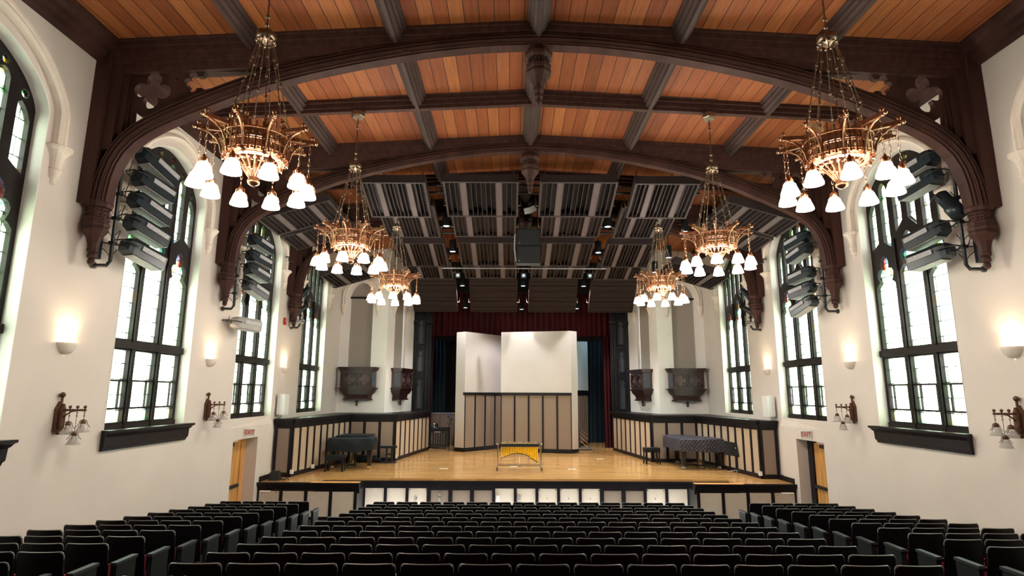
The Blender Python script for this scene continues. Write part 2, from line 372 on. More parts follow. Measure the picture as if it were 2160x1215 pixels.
# white splayed linings of the window openings, sills, tracery and leaded glass
def trefoil(c, hw, z0, zs, zt):
    w = hw; h = zt - zs
    L = [(c - w, z0), (c - w, zs), (c - w * .82, zs + h * .10), (c - w * .60, zs + h * .16), (c - w * .74, zs + h * .30), (c - w * .80, zs + h * .44), (c - w * .66, zs + h * .56), (c - w * .44, zs + h * .60), (c - w * .34, zs + h * .58), (c - w * .40, zs + h * .74), (c - w * .30, zs + h * .90), (c - w * .1, zs + h * .99)]
    return L + [(2 * c - x, z) for x, z in L[::-1]]
def circ(c, z, r, n=12): return [(c + r * cos(2 * pi * i / n), z + r * sin(2 * pi * i / n)) for i in range(n)]
GX = 8.06
def make_window(s, k, c):
    big = k == 2
    desc = ['behind the camera', 'nearest the camera', 'above the long black sill', 'above the exit door', 'nearest the stage'][k]
    r = thing('window_%d' % (k + 1 + (5 if s > 0 else 0)), 'tall arched leaded window in the %s wall, %s' % (SIDE[s], desc), 'window', (s * GX, c, 0), kind='structure')
    fw = WHW
    outer = [(-fw - .04, SILL - .03), (fw + .04, SILL - .03)] + arch(fw + .04, SPR, RISE + .04)
    holes = []; mull = []
    lw = .35; cs = [-.845, 0, .845]
    for q in cs:
        holes.append([(q - lw, 2.78), (q + lw, 2.78), (q + lw, 3.02), (q - lw, 3.02)])
        holes.append([(q - lw, 3.055), (q + lw, 3.055), (q + lw, 3.55), (q - lw, 3.55)])
        holes.append([(q - lw, 3.585), (q + lw, 3.585), (q + lw, 4.15), (q - lw, 4.15)])
    holes.append(trefoil(cs[0], lw, 4.37, 5.75, 6.46)); holes.append(trefoil(cs[2], lw, 4.37, 5.75, 6.46)); holes.append(trefoil(0, lw, 4.37, 6.0, 6.84))
    for i, (bo, bi) in enumerate([(6.62, 6.78), (6.76, 6.60), (6.86, 7.10)]):
        for g in (-1, 1):
            cu = g * (1.075, .645, .215)[i]; h = .125
            top = archz(abs(cu) + h, fw, SPR, RISE) - .33
            L = [(cu + g * h, bo), (cu - g * h, bi)]
            up = [(cu - g * h, top), (cu - g * h * .6, top + .09), (cu, top + .13), (cu + g * h * .6, top + .09), (cu + g * h, top)]
            if i == 0: up = [(cu - g * h, top + .12), (cu - g * h * .5, top + .17), (cu, top + .12), (cu + g * h * .6, top + .02), (cu + g * h, top - .1)]
            holes.append(L + up); holes.append(circ(cu - g * (.02 if i == 0 else 0), top + (.30 if i == 0 else .235), .075))
    poly_holes('tracery', outer, holes, .13, 'window_timber', MYZ(0, 0, 0), r)
    # raised moulded members on both faces
    b = MB(); F = .13
    for g in (-1, 1):
        b.box(-.105, .105, g * .4225 - .045, g * .4225 + .045, SILL, 6.75)
        b.tube([(0, g * .4225, SILL), (0, g * .4225, 6.72)], .075, 6, smooth=False)
        b.tube([(x, g * .86, z) for x, z in ((0, 6.74), (0, archz(.86, fw, SPR, RISE) - .03))], .05, 6, smooth=False)
        b.tube([(0, g * .43, 7.0), (0, g * .43, archz(.43, fw, SPR, RISE) - .03)], .055, 6, smooth=False)
        for uu, zz in ((.845, 6.74),):
            pts = [(0, g * (.845 + .42), 6.0)] + [(0, g * (.845 + x), z) for x, z in ((.40, 6.25), (.28, 6.52), (.12, 6.68), (0, 6.76), (-.12, 6.68), (-.28, 6.52), (-.40, 6.25))]
            b.tube(pts, .045, 6, smooth=False)
    b.tube([(0, x, z) for x, z in ((-.42, 6.3), (-.39, 6.62), (-.26, 6.88), (-.1, 7.05), (0, 7.14), (.1, 7.05), (.26, 6.88), (.39, 6.62), (.42, 6.3))], .055, 6, smooth=False)
    b.tube([(0, 0, 7.1), (0, 0, archz(0, fw, SPR, RISE) - .02)], .055, 6, smooth=False)
    for q in cs:
        for g in (-1, 1): b.box(-.02, .02, q + g * .235 - .009, q + g * .235 + .009, 3.04, 3.57)
    b.build('mullion', 'window_timber', r)
    b = MB().box(-.12, .12, -fw, fw, 4.19, 4.33).box(-.09, .09, -fw, fw, SILL - .02, SILL + .10)
    b.build('transom', 'window_timber', r)
    b = MB(); pts = [(0, -fw + .02, SILL)] + [(0, u, v) for u, v in arch(fw - .02, SPR, RISE - .02)[::-1]] + [(0, fw - .02, SILL)]
    b.tube(pts, .07, 6, smooth=False); b.build('window_frame', 'window_timber', r)
    poly_holes('leaded_glass', [(-fw, SILL), (fw, SILL)] + arch(fw, SPR, RISE), [], .012, 'stained_glass', Matrix.Translation((-s * GX, -c, 0)) @ MYZ(s * (GX + .02), c), r).location = (0, 0, 0)
    return r
for s in (-1, 1):
    for k, c in enumerate(WIN):
        if c is None: continue
        make_window(s, k, c)
        # painted lining of the reveal, a thin skin inside the masonry opening
        b = MB(); o = [(c + WHW, SILL)] + arch(WHW, SPR, RISE, u0=c) + [(c - WHW, SILL)]
        n = len(o); inn = [(c + (y - c) * (1 - .012 / WHW), z - (.012 if z > SPR else 0)) for y, z in o]
        vs = [(s * (HW - .004), y, z) for y, z in o] + [(s * (HW + .335), y, z) for y, z in o] + [(s * (HW - .004), y, z) for y, z in inn] + [(s * (HW + .335), y, z) for y, z in inn]
        fs = []
        for i in range(n - 1): fs += [(2 * n + i, 2 * n + i + 1, 3 * n + i + 1, 3 * n + i), (i, i + 1, 2 * n + i + 1, 2 * n + i)]
        b.add(vs, fs); tr_id = (k + 1) + (5 if s > 0 else 0)
        tag(b.build('trim_%d' % tr_id, 'plaster_white'), 'white lining of the %s window opening, %s' % (SIDE[s], ORD[k] + ' from the back'), 'trim', kind='structure')
        # hood mould over the arch, dying onto carved corbels
        if k == 0: continue
        hd = thing('trim_%d' % (10 + tr_id), 'cream moulded stone hood with corbels over the %s window, %s from the back' % (SIDE[s], ORD[k]), 'trim', (s * HW, c, 0), kind='structure')
        b = MB(); H = 1.53; path = [(0, H, 7.2), (0, H, 7.45)] + [(0, u, v) for u, v in arch(H, SPR + .02, 1.17, 36)[1:-1]] + [(0, -H, 7.45), (0, -H, 7.2)]
        pr = [(-.14, 0), (-.14, -s * .03), (-.10, -s * .07), (-.055, -s * .075), (-.03, -s * .045), (0, -s * .05), (.03, -s * .10), (.08, -s * .13), (.125, -s * .10), (.14, -s * .04), (.14, 0)]
        b.sweep(path, pr, (1, 0, 0), smooth=False); b.build('hood_mould', 'cast_stone', hd)
        for g in (-1, 1):
            b = MB(); M = Matrix.Translation((0, g * H, 0))
            pf = [(.015, 6.58), (.05, 6.60), (.045, 6.66), (.085, 6.70), (.10, 6.80), (.115, 6.82), (.10, 6.85), (.105, 6.95), (.13, 7.05), (.18, 7.13), (.215, 7.16), (.22, 7.20), (.20, 7.215)]
            vs = []; m_ = 8
            for rr, z in pf: vs += [(-s * rr * sin(pi * j / m_), g * H + rr * cos(pi * j / m_), z) for j in range(m_ + 1)]
            fs = [(i * (m_ + 1) + j, i * (m_ + 1) + j + 1, (i + 1) * (m_ + 1) + j + 1, (i + 1) * (m_ + 1) + j) for i in range(len(pf) - 1) for j in range(m_)]
            fs.append(tuple(range((len(pf) - 1) * (m_ + 1), len(pf) * (m_ + 1))))
            b.add(vs, fs); b.build('corbel', 'cast_stone', hd)
    # long black sill under the second visible window and the one nearest the camera
    for k in (1, 2):
        c = WIN[k]; b = MB()
        pr = [(0, 0), (0, -.34), (.05, -.34), (.06, -.30), (.09, -.27), (.10, -.10), (.13, -.08), (.16, -.04), (.20, -.02), (.20, .02), (0, .02)]
        vs = [(-s * a, c + g * (WHW + .04 + a * .4), SILL + z) for g in (-1, 1) for a, z in pr]; n = len(pr)
        b.add(vs, [tuple(range(n)), tuple(range(n, 2 * n))[::-1]] + [(i, (i + 1) % n, n + (i + 1) % n, n + i) for i in range(n)])
        o = b.build('window_sill', 'black_trim', None, (s * HW, 0, 0))
        tag(o, 'long black moulded wooden sill under the %s %s window' % (SIDE[s], 'nearest' if k == 1 else 'second nearest'), 'sill')
    # plastered casing around the exit door that stands a little proud
    o = poly_holes('trim_%d' % (30 + (s > 0)), [(15.2, -.2), (17.95, -.2), (17.95, 2.42), (15.2, 2.42)], [[(15.65, -.2), (17.05, -.2), (17.05, 2.1), (15.65, 2.1)]], .09, 'plaster', MYZ(s * (HW - .045)))
    for v_ in o.data.vertices:
        if abs(v_.co.x) < HW - .01: v_.co.x = s * (HW - .002 - .088 * (v_.co.y - 15.2) / 2.75)
    tag(o, 'plaster casing around the %s exit doorway' % SIDE[s], 'trim', kind='structure')
    b = MB(); b.box(0, s * .35, 15.2, 17.95, 2.42, 2.42)
    vs = [(s * (HW - .002), 15.2, 2.42), (s * (HW - .09), 17.95, 2.42), (s * HW, 17.95, 2.62), (s * HW, 15.2, 2.62), (s * HW, 15.2, 2.42), (s * HW, 17.95, 2.42)]
    b = MB().add(vs, [(0, 1, 2, 3), (0, 3, 4), (1, 5, 2), (0, 4, 5, 1), (3, 2, 5, 4)])
    tag(b.build('trim_%d' % (32 + (s > 0)), 'plaster'), 'sloping white ledge over the %s exit doorway' % SIDE[s], 'trim', kind='structure')
    # passage behind the doorway
    b = MB().box(s * (HW + .42), s * (HW + .48), 15.5, 17.2, -.3, 2.3)
    tag(b.build('wall_doorway_' + SIDE[s], 'plaster'), 'plaster jambs of the %s exit doorway' % SIDE[s], 'wall', kind='structure')
    # the exit door
    d = thing('door_%d' % (1 + (s > 0)), 'varnished pine exit door with dark push bar in the %s wall' % SIDE[s], 'door', (s * (HW + .33), 15.66, -.2), kind='structure')
    if s < 0:
        MB().box(-.02, .03, 0, 1.14, .0, 2.2).build('door_leaf', 'pine', d); MB().box(-.04, .06, 1.14, 1.38, 0, 2.28).build('door_frame', 'pine', d)
        MB().box(.03, .10, .02, 1.08, .98, 1.06).build('push_bar', 'black_metal', d); MB().box(.03, .11, .1, .6, 2.10, 2.2).build('door_closer', 'black_metal', d)
    else:
        MB().box(-.03, .02, .10, 1.14, 0, 2.2).build('door_leaf', 'pine', d)
        MB().box(-.09, .05, .0, .10, 0, 2.28).box(-.09, .05, 1.14, 1.38, 0, 2.28).build('door_frame', 'black_trim', d)
        MB().box(-.10, -.03, .12, 1.12, 1.0, 1.08).build('push_bar', 'black_metal', d); MB().box(-.11, -.03, .3, .7, 2.10, 2.2).build('door_closer', 'black_metal', d)
    # EXIT sign projecting over the doorway
    e = thing('exit_sign', 'small white exit sign with red letters over the %s door' % SIDE[s], 'sign', (s * (HW - .04), 16.22, 2.27), group='exit signs')
    MB().box(-s * .30, 0, -.02, .02, -.09, .09).box(-s * .30, 0, -.05, .05, .085, .10).build('sign_box', 'white_paint', e)
    c = bpy.data.curves.new('tmp', 'FONT'); c.body = 'EXIT'; c.size = .15; c.align_x = 'CENTER'; c.align_y = 'CENTER'; c.extrude = .003; c.offset = .002
    o = bpy.data.objects.new('tmp', c); COL.objects.link(o); dg = bpy.context.evaluated_depsgraph_get(); me = bpy.data.meshes.new_from_object(o.evaluated_get(dg)); bpy.data.objects.remove(o)
    me.transform(Matrix.Translation((-s * .15, -.024, 0)) @ Matrix.Rotation(pi / 2, 4, 'X') @ Matrix.Diagonal((.85, 1, 1, 1))); me.materials.clear(); me.materials.append(MAT['red_sign'])
    o = bpy.data.objects.new('lettering', me); COL.objects.link(o); o.parent = e; o['label'] = 'red EXIT lettering'

# ------------------------------------------------------------------ boarded ceiling and its beams
def ceil_z(x): return 9.88 - .055 * abs(x)
def beam_z(x): return 9.60 - .050 * abs(x)
b = MB(); xs = [-8.4, -5.12, -2.55, 0, 2.55, 5.12, 8.4]
for y0, y1 in ((-4.5, 33.5),):
    vs = [(x, y, ceil_z(x) + dz) for dz in (0, .12) for y in (y0, y1) for x in xs]; n = len(xs)
    b.add(vs, [(i, i + 1, n + i + 1, n + i) for i in range(n - 1)] + [(2 * n + i, 3 * n + i, 3 * n + i + 1, 2 * n + i + 1) for i in range(n - 1)])
tag(b.build('ceiling', 'ceiling_planks'), 'low pitched ceiling of orange brown varnished boards', 'ceiling', kind='structure')
LAB = {0: 'ridge beam along the middle of the ceiling', 2.55: 'inner lengthwise ceiling beam on the %s', 5.12: 'outer lengthwise ceiling beam on the %s'}
for x in (0, -2.55, 2.55, -5.12, 5.12):
    zb = beam_z(x); zt = ceil_z(x) + .02
    pr = [(-.20, zt), (-.20, zb + .24), (-.15, zb + .21), (-.15, zb + .16), (-.11, zb + .13), (-.10, zb + .08), (-.05, zb + .05), (-.035, zb), (.035, zb), (.05, zb + .05), (.10, zb + .08), (.11, zb + .13), (.15, zb + .16), (.15, zb + .21), (.20, zb + .24), (.20, zt)]
    b = MB(); n = len(pr); y0, y1 = -4.3, 27.4
    b.add([(a, y, z) for y in (y0, y1) for a, z in pr], [(i, (i + 1) % n, n + (i + 1) % n, n + i) for i in range(n)] + [tuple(range(n)), tuple(range(n, 2 * n))[::-1]])
    o = b.build('ceiling_beam', 'grey_beam', None, (x, 0, 0))
    L_ = LAB[abs(x)]; tag(o, 'dark moulded ' + (L_ % ('left' if x < 0 else 'right') if '%s' in L_ else L_), 'beam')
for k, y in enumerate([T[0] - 1.5 * BAY, T[0] - BAY / 2, T[0] + BAY / 2, T[1] + BAY / 2, T[2] + BAY / 2, T[2] + 1.4 * BAY]):
    b = MB()
    for s in (-1, 1):
        for (w, d0, d1) in ((.40, .26, .0), (.30, .18, .30), (.20, .08, .2), (.12, 0, .1)):
            x1 = s * 7.75; za0 = beam_z(0) + d0; za1 = beam_z(7.75) + d0
            vs = [(x, y + g * w / 2, z) for x, zl in ((0, (ceil_z(0) + .02, za0)), (x1, (ceil_z(x1) + .02, za1))) for g in (-1, 1) for z in zl]
            b.add(vs, [(0, 1, 3, 2), (4, 6, 7, 5), (0, 4, 5, 1), (2, 3, 7, 6), (0, 2, 6, 4), (1, 5, 7, 3)])
    tag(b.build('ceiling_rafter', 'dark_oak_beam'), 'dark moulded crosswise ceiling rafter without arch, %s from the back of the hall' % ORD[k], 'beam')
for s in (-1, 1):
    b = MB(); pr = [(0, 9.08), (.06, 9.08), (.08, 9.14), (.16, 9.18), (.18, 9.26), (.26, 9.30), (.30, 9.38), (.38, 9.42), (.38, 9.55), (0, 9.55)]
    n = len(pr); b.add([(s * (HW - a), y, z) for y in (-4.3, 27) for a, z in pr], [(i, (i + 1) % n, n + (i + 1) % n, n + i) for i in range(n)] + [tuple(range(n)), tuple(range(n, 2 * n))[::-1]])
    tag(b.build('trim_%d' % (40 + (s > 0)), 'dark_oak'), 'dark moulded wooden cornice along the top of the %s wall' % SIDE[s], 'trim', kind='structure')

# ------------------------------------------------------------------ arched trusses
INT = [(7.37, 6.46), (7.36, 6.72), (7.33, 7.08), (7.23, 7.38), (7.08, 7.58), (6.81, 7.78), (6.36, 8.01), (5.76, 8.28), (5.15, 8.56), (4.22, 8.86), (3.13, 9.12), (2.04, 9.33), (.95, 9.46), (.0, 9.50)]
EXT = [(7.58, 6.46), (7.57, 6.85), (7.51, 7.14), (7.43, 7.38), (7.29, 7.65), (7.10, 7.86), (6.88, 8.00), (6.40, 8.25), (5.86, 8.51), (5.09, 8.84), (4.14, 9.10), (3.09, 9.34), (2.0, 9.52), (1.0, 9.63), (.0, 9.68)]
def resample(P, n):
    d = [0]
    for i in range(1, len(P)): d.append(d[-1] + math.dist(P[i], P[i - 1]))
    out = []; j = 0
    for k in range(n + 1):
        t = d[-1] * k / n
        while j < len(P) - 2 and d[j + 1] < t: j += 1
        f = (t - d[j]) / (d[j + 1] - d[j]); out.append((P[j][0] + f * (P[j + 1][0] - P[j][0]), P[j][1] + f * (P[j + 1][1] - P[j][1])))
    return out
def smooth2(P, it=2):
    for _ in range(it): P = [P[0]] + [((P[i - 1][0] + 2 * P[i][0] + P[i + 1][0]) / 4, (P[i - 1][1] + 2 * P[i][1] + P[i + 1][1]) / 4) for i in range(1, len(P) - 1)] + [P[-1]]
    return P
IN = smooth2(resample(INT, 34)); EX = smooth2(resample(EXT, 34))
def octo(prof, b=None, n=8, M=None):
    b = b or MB(); return b.lathe(prof, n, M=M, smooth=False, rot=pi / 8)
def make_truss(k):
    y = T[k]; r = thing('arched_truss', 'dark oak arched roof truss with pierced corner spandrels, %s' % ['nearest the camera', 'middle of three', 'farthest, half hidden'][k], 'roof truss', (0, y, 0), group=None)
    # arch rib: layered mouldings, wide in the middle of the rib, stepping back to each face
    b = MB()
    for s in (-1, 1):
        for (f0, f1, hy) in ((.0, .20, .10), (.14, .36, .145), (.30, .66, .18), (.36, .46, .20), (.60, .74, .215), (.70, 1.0, .165), (.88, 1.0, .20)):
            vs = []
            for (ix, iz), (ex, ez) in zip(IN, EX):
                for f in (f0, f1):
                    px, pz = ix + (ex - ix) * f, iz + (ez - iz) * f
                    vs += [(s * px, -hy, pz), (s * px, hy, pz)]
            n = len(IN); fs = [(0, 1, 3, 2), (4 * n - 4, 4 * n - 2, 4 * n - 1, 4 * n - 3)]
            for i in range(n - 1):
                a = 4 * i; c = a + 4; fs += [(a, a + 1, c + 1, c), (a + 2, c + 2, c + 3, a + 3), (a, c, c + 2, a + 2), (a + 1, a + 3, c + 3, c + 1)]
            b.add(vs, fs)
    b.build('arch_rib', 'dark_oak', r)
    b = MB()
    for s in (-1, 1):
        for (w, d0, top) in ((.52, .22, 1), (.36, .0, 0), (.44, .12, 0), (.26, -.34, 0), (.32, -.18, 0), (.22, -.10, 0)):
            x1 = 7.75; za = beam_z(0) + d0 if d0 >= 0 else 9.45; zb = beam_z(x1) + d0
            x0 = {-.34: 3.8, -.18: 2.3}.get(d0, 0)
            if d0 < 0: za = beam_z(x0) + d0
            vs = [(s * x, g * w / 2, z) for x, zl in ((x0, (ceil_z(x0) + .02, za)), (x1, (ceil_z(x1) + .02, zb))) for g in (-1, 1) for z in zl]
            b.add(vs, [(0, 1, 3, 2), (4, 6, 7, 5), (0, 4, 5, 1), (2, 3, 7, 6), (0, 2, 6, 4), (1, 5, 7, 3)])
    b.build('tie_beam', 'dark_oak_beam', r)
    for s in (-1, 1):
        b = MB().box(s * 7.54, s * 7.77, -.21, .21, 6.48, 9.35).box(s * 7.36, s * 7.56, -.15, .15, 7.45, 9.3).box(s * 7.24, s * 7.38, -.10, .10, 7.75, 9.2).box(s * 7.19, s * 7.26, -.07, .07, 7.75, 9.1)
        b.build('wall_post', 'dark_oak', r)
        # pierced spandrel
        low = [(x, z) for x, z in EX if 4.15 <= x <= 7.2]
        outer = [(s * 7.2, 9.1), (s * 7.2, low[0][1])] + [(s * x, z - .03) for x, z in low] + [(s * 4.2, 9.25)]
        q = []
        cx, cz = 6.835, 8.595
        for a in range(4):
            a0 = a * 90 + 4; lx, lz = cx + .195 * cos(radians(a0)), cz + .205 * sin(radians(a0))
            q += [(s * (lx + .135 * cos(radians(a0 + t))), lz + .135 * sin(radians(a0 + t))) for t in range(-125, 126, 25)]
        tri = [(s * 7.13, 8.24), (s * 7.03, 8.14), (s * 6.88, 8.09), (s * 7.12, 7.93)]
        w2 = []
        c2x, c2z = 6.10, 8.765
        for a in (65, 140, 215, 290):
            lx, lz = c2x + .115 * cos(radians(a + 0)) - 0, c2z + .115 * sin(radians(a))
            w2 += [(s * (c2x + (lx - c2x)), lz)] if 0 else [(s * (c2x - (.12 * cos(radians(180 - a)) + .075 * cos(radians(180 - a + t))) * 1), c2z + .12 * sin(radians(180 - a)) + .075 * sin(radians(180 - a + t))) for t in ()]
        lob = []
        for a in (300, 10, 80):       # three lobes pointing to the wall
            lx, lz = c2x + .12 * cos(radians(a - 10)), c2z + .12 * sin(radians(a - 10))
            lob += [(s * (lx + .078 * cos(radians(a - 10 + t))), lz + .078 * sin(radians(a - 10 + t))) for t in range(-110, 111, 22)]
        w2 = lob + [(s * 5.98, 8.88), (s * 5.93, 8.965), (s * 5.86, 8.97), (s * 4.90, 8.97), (s * 5.20, 8.90), (s * 5.50, 8.78), (s * 5.78, 8.66), (s * 5.92, 8.62), (s * 5.98, 8.66)]
        d3 = [(s * (6.42 + .03 * cos(t)), 8.83 + .03 * sin(t)) for t in (0, 1.57, 3.14, 4.71)]
        poly_holes('spandrel', outer, [q, tri, w2, d3], .10, 'dark_oak', MXZ(0), r)
        b = MB(); b.tube([(s * (cx + .39 * cos(a)), 0, cz + .39 * sin(a)) for a in [i * pi / 10 for i in range(20)]], .04, 6, closed=True, smooth=False)
        b.build('spandrel_moulding', 'dark_oak', r)
        # carved corbel under the wall post
        c = octo([(.72 * r_, z_) for r_, z_ in [(.02, 5.44), (.07, 5.47), (.08, 5.53), (.06, 5.55), (.10, 5.58), (.10, 5.63), (.08, 5.65), (.12, 5.68), (.125, 5.72), (.115, 5.74), (.13, 5.82), (.17, 5.92), (.24, 6.0), (.275, 6.03), (.275, 6.07), (.25, 6.08), (.28, 6.11), (.29, 6.16), (.25, 6.18), (.25, 6.20), (.27, 6.22), (.27, 6.25), (.225, 6.27), (.225, 6.42), (.29, 6.44), (.31, 6.50), (.30, 6.53), (.2, 6.53)]], M=Matrix.Translation((s * 7.545, 0, 0)))
        for j in range(8):
            for zc in (6.31, 6.38):
                for g in (-.045, .045):
                    a = j * pi / 4; c.ball((s * 7.545 + .152 * cos(a) - g * .7 * sin(a), .152 * sin(a) + g * .7 * cos(a), zc), .02, 6)
        c.build('corbel', 'dark_oak', r)
    if True:
        b = octo([(.02, 8.38), (.06, 8.42), (.065, 8.47), (.05, 8.49), (.08, 8.53), (.08, 8.58), (.065, 8.60), (.09, 8.64), (.10, 8.68), (.09, 8.70), (.11, 8.76), (.15, 8.85), (.21, 8.93), (.235, 8.96), (.235, 9.0), (.215, 9.02), (.235, 9.06), (.235, 9.11), (.20, 9.13), (.19, 9.14), (.19, 9.24), (.25, 9.26), (.265, 9.29), (.265, 9.34), (.21, 9.40), (.17, 9.5), (.17, 9.62)])
        for j in range(8):
            for zc in (9.17, 9.215):
                for g in (-.05, 0, .05):
                    a = j * pi / 4; b.ball((.178 * cos(a) - g * sin(a), .178 * sin(a) + g * cos(a), zc), .02, 6)
        b.build('pendant', 'dark_oak_beam', r)
for k in range(3): make_truss(k)
# ================================================================== stage end of the hall
# stage deck
st = thing('stage', 'raised stage with honey coloured board floor and panelled black framed front', 'stage', (0, 17.3, 0))
YW, YC, ZF = 17.3, 18.1, -.2        # wing front, centre front
deck = [(-7.74, YW), (-6.08, YW), (-6.08, YC), (6.08, YC), (6.08, YW), (7.74, YW), (7.74, 24), (7.74, 27), (9.5, 27.4), (9.5, 33), (-9.5, 33), (-9.5, 27.4), (-7.74, 27), (-7.74, 24)]
MB().prism([(x, y - YW) for x, y in deck], .06, Matrix.Translation((0, 0, SZ - .06))).build('stage_floor', 'stage_planks', st)
b = MB(); b.box(-7.74, 7.74, 1.0, 1.1, ZF, SZ - .07)
for s in (-1, 1):
    # fascia moulding of the wings and of the narrow parapet in front of the stair well
    pr = [(0, SZ - .24), (-.03, SZ - .22), (-.05, SZ - .14), (-.09, SZ - .10), (-.11, SZ - .04), (-.11, SZ - .002), (0, SZ - .002)]
    n = len(pr); b.add([(s * x, a, z) for x in (4.80, 7.74) for a, z in pr], [(i, (i + 1) % n, n + (i + 1) % n, n + i) for i in range(n)] + [tuple(range(n)), tuple(range(n, 2 * n))[::-1]])
    b.box(s * 4.80, s * 6.1, 0, .14, SZ - .30, SZ - .005)
    b.box(s * 4.86, s * 4.92, .0, .80, ZF, SZ - .24)
    b.box(s * 6.04, s * 6.10, .14, .8, ZF, SZ - .06)
n = len(pr); YO = YC - YW
b.box(-6.08, 6.08, YO - .03, YO + .05, SZ - .26, SZ - .062).box(-6.08, 6.08, YO - .06, YO - .02, SZ - .12, SZ - .062)
b.box(-6.08, 6.08, YO - .02, YO + .05, ZF, ZF + .10)
for s in (-1, 1): b.box(s * 4.86, s * 7.74, -.02, .05, ZF, ZF + .08)
b.build('fascia', 'black_trim', st, label='black moulded fascia')
MB().box(-6.2, -4.80, -.115, .15, SZ - .003, SZ + .004).box(4.80, 6.2, -.115, .15, SZ - .003, SZ + .004).build('parapet_cap', 'pine', st)
kinds = []
mx_ = [-4.86 + .6475 * i for i in range(16)]; mx_[-1] = 4.86
fr = MB(); pn = []
class _Fr:
    def box(q, *a): MB().box(*a).build('mullion', 'black_trim', st); return q
    def lathe(q, *a, **k): MB().lathe(*a, **k).build('fixing_hole', 'black_metal', st); return q
fr = _Fr()
for i in range(15):
    x0, x1 = mx_[i], mx_[i + 1]; cream = i in (0, 1, 2, 6, 7, 8, 9, 10, 14, 13)
    if i == 3: cream = False
    if i in (0, 1, 2): m = 'cream_panel'
    elif i in (3, 4, 5, 11, 12): m = 'taupe_panel'
    else: m = 'cream_panel'
    if i in (11,): m = 'taupe_panel'
    MB().box(x0 + .04, x1 - .04, YO - .004, YO + .03, ZF + .1, SZ - .28).build('front_panel', m, st, label='cream painted panel' if m == 'cream_panel' else 'taupe fabric panel')
    w = .045 if m == 'cream_panel' else .06
    fr.box(x0 - w, x0 + w, YO - .035, YO + .03, ZF, SZ - .26)
    if m == 'taupe_panel': fr.box(x0, x1, YO - .03, YO + .03, SZ - .33, SZ - .26)
    if m == 'cream_panel' and i in (2, 8, 9, 10, 13):
        for dx in (.08, .565): fr.lathe([(.014, 0), (.014, .01)], 8, M=Matrix.Translation((x0 + dx, YO - .004, SZ - .32)) @ Matrix.Rotation(pi / 2, 4, 'X'))
        fr.lathe([(.014, 0), (.014, .01)], 8, M=Matrix.Translation((x0 + .30, YO - .004, SZ - .56)) @ Matrix.Rotation(pi / 2, 4, 'X'))
for s in (-1, 1):
    for i in range(4):
        x0 = 4.90 + i * .71; x1 = x0 + .71
        MB().box(s * (x0 + .04), s * (x1 - .04), -.006, .03, ZF + .08, SZ - .26).build('front_panel', 'cream_panel', st, label='cream painted panel')
        fr.box(s * (x0 - .045), s * (x0 + .045), -.03, .03, ZF, SZ - .22)
        if i == 3:
            for dx in (.15, .55): fr.lathe([(.013, 0), (.013, .01)], 8, M=Matrix.Translation((s * (x0 + dx), -.006, SZ - .3)) @ Matrix.Rotation(pi / 2, 4, 'X'))
    fr.box(s * 7.66, s * 7.74, -.03, .03, ZF, SZ - .22)
b = MB().box(-3.02, -2.96, YO - .03, YO, SZ - .62, SZ - .44)   # outlet plates on the front
for q in ((-3.35, -3.28, .02, .19, .31), (4.16, 4.22, .02, .22, .33), (-2.62, -2.56, .06, .14, .28), (-2.62, -2.56, .04, .33, .40)): MB().box(q[0], q[1], YO - q[2], YO, q[3], q[4]).build('outlet_plate', 'stone_grey', st)
MB().box(-.90, -.80, YO - .05, YO, .17, .34).build('outlet_plate', 'white_paint', st, label='white wall box')
MB().box(-.32, -.16, YO - .03, YO, .22, .33).build('socket_plate', 'stone_grey', st); MB().box(-.33, -.16, YO - .02, YO, .06, .14).build('socket_plate', 'black_metal', st, label='black plate')

# panelled enclosures either side of the stage
def panel_run(b, pans, p, q, z0, z1, n, par, m='beige_panel', end=True, inward=1):
    p = Vector((*p, 0)); q = Vector((*q, 0)); d = (q - p); Ln = d.length; d.normalize(); nn = Vector((-d.y, d.x, 0)) * inward
    def bx(bb, u0, u1, w0, w1, za, zb):
        vs = [p + d * u + nn * w + Vector((0, 0, z)) for u in (u0, u1) for w in (w0, w1) for z in (za, zb)]
        bb.add(vs, [(0, 1, 3, 2), (4, 6, 7, 5), (0, 4, 5, 1), (2, 3, 7, 6), (0, 2, 6, 4), (1, 5, 7, 3)])
    bx(b, 0, Ln, .0, .10, z0, z1 - .02)
    bx(b, 0, Ln, -.035, .04, z0, z0 + .13)
    for (a, c, t0, t1) in ((-.13, .15, .05, 0), (-.10, .1, .11, .05), (-.05, .1, .20, .11), (-.02, .1, .29, .2)): bx(b, -.02, Ln + .02, a, c, z1 - t0, z1 - t1)
    st_ = Ln / n
    for i in range(n + 1): w = .075 if i in (0, n) else .05; bx(b, max(0, i * st_ - w), min(Ln, i * st_ + w), -.03, .03, z0, z1 - .2)
    for i in range(n):
        bb = MB(); bx(bb, i * st_ + .05, (i + 1) * st_ - .05, -.012, .02, z0 + .13, z1 - .28); bb.build('panel', m, par)
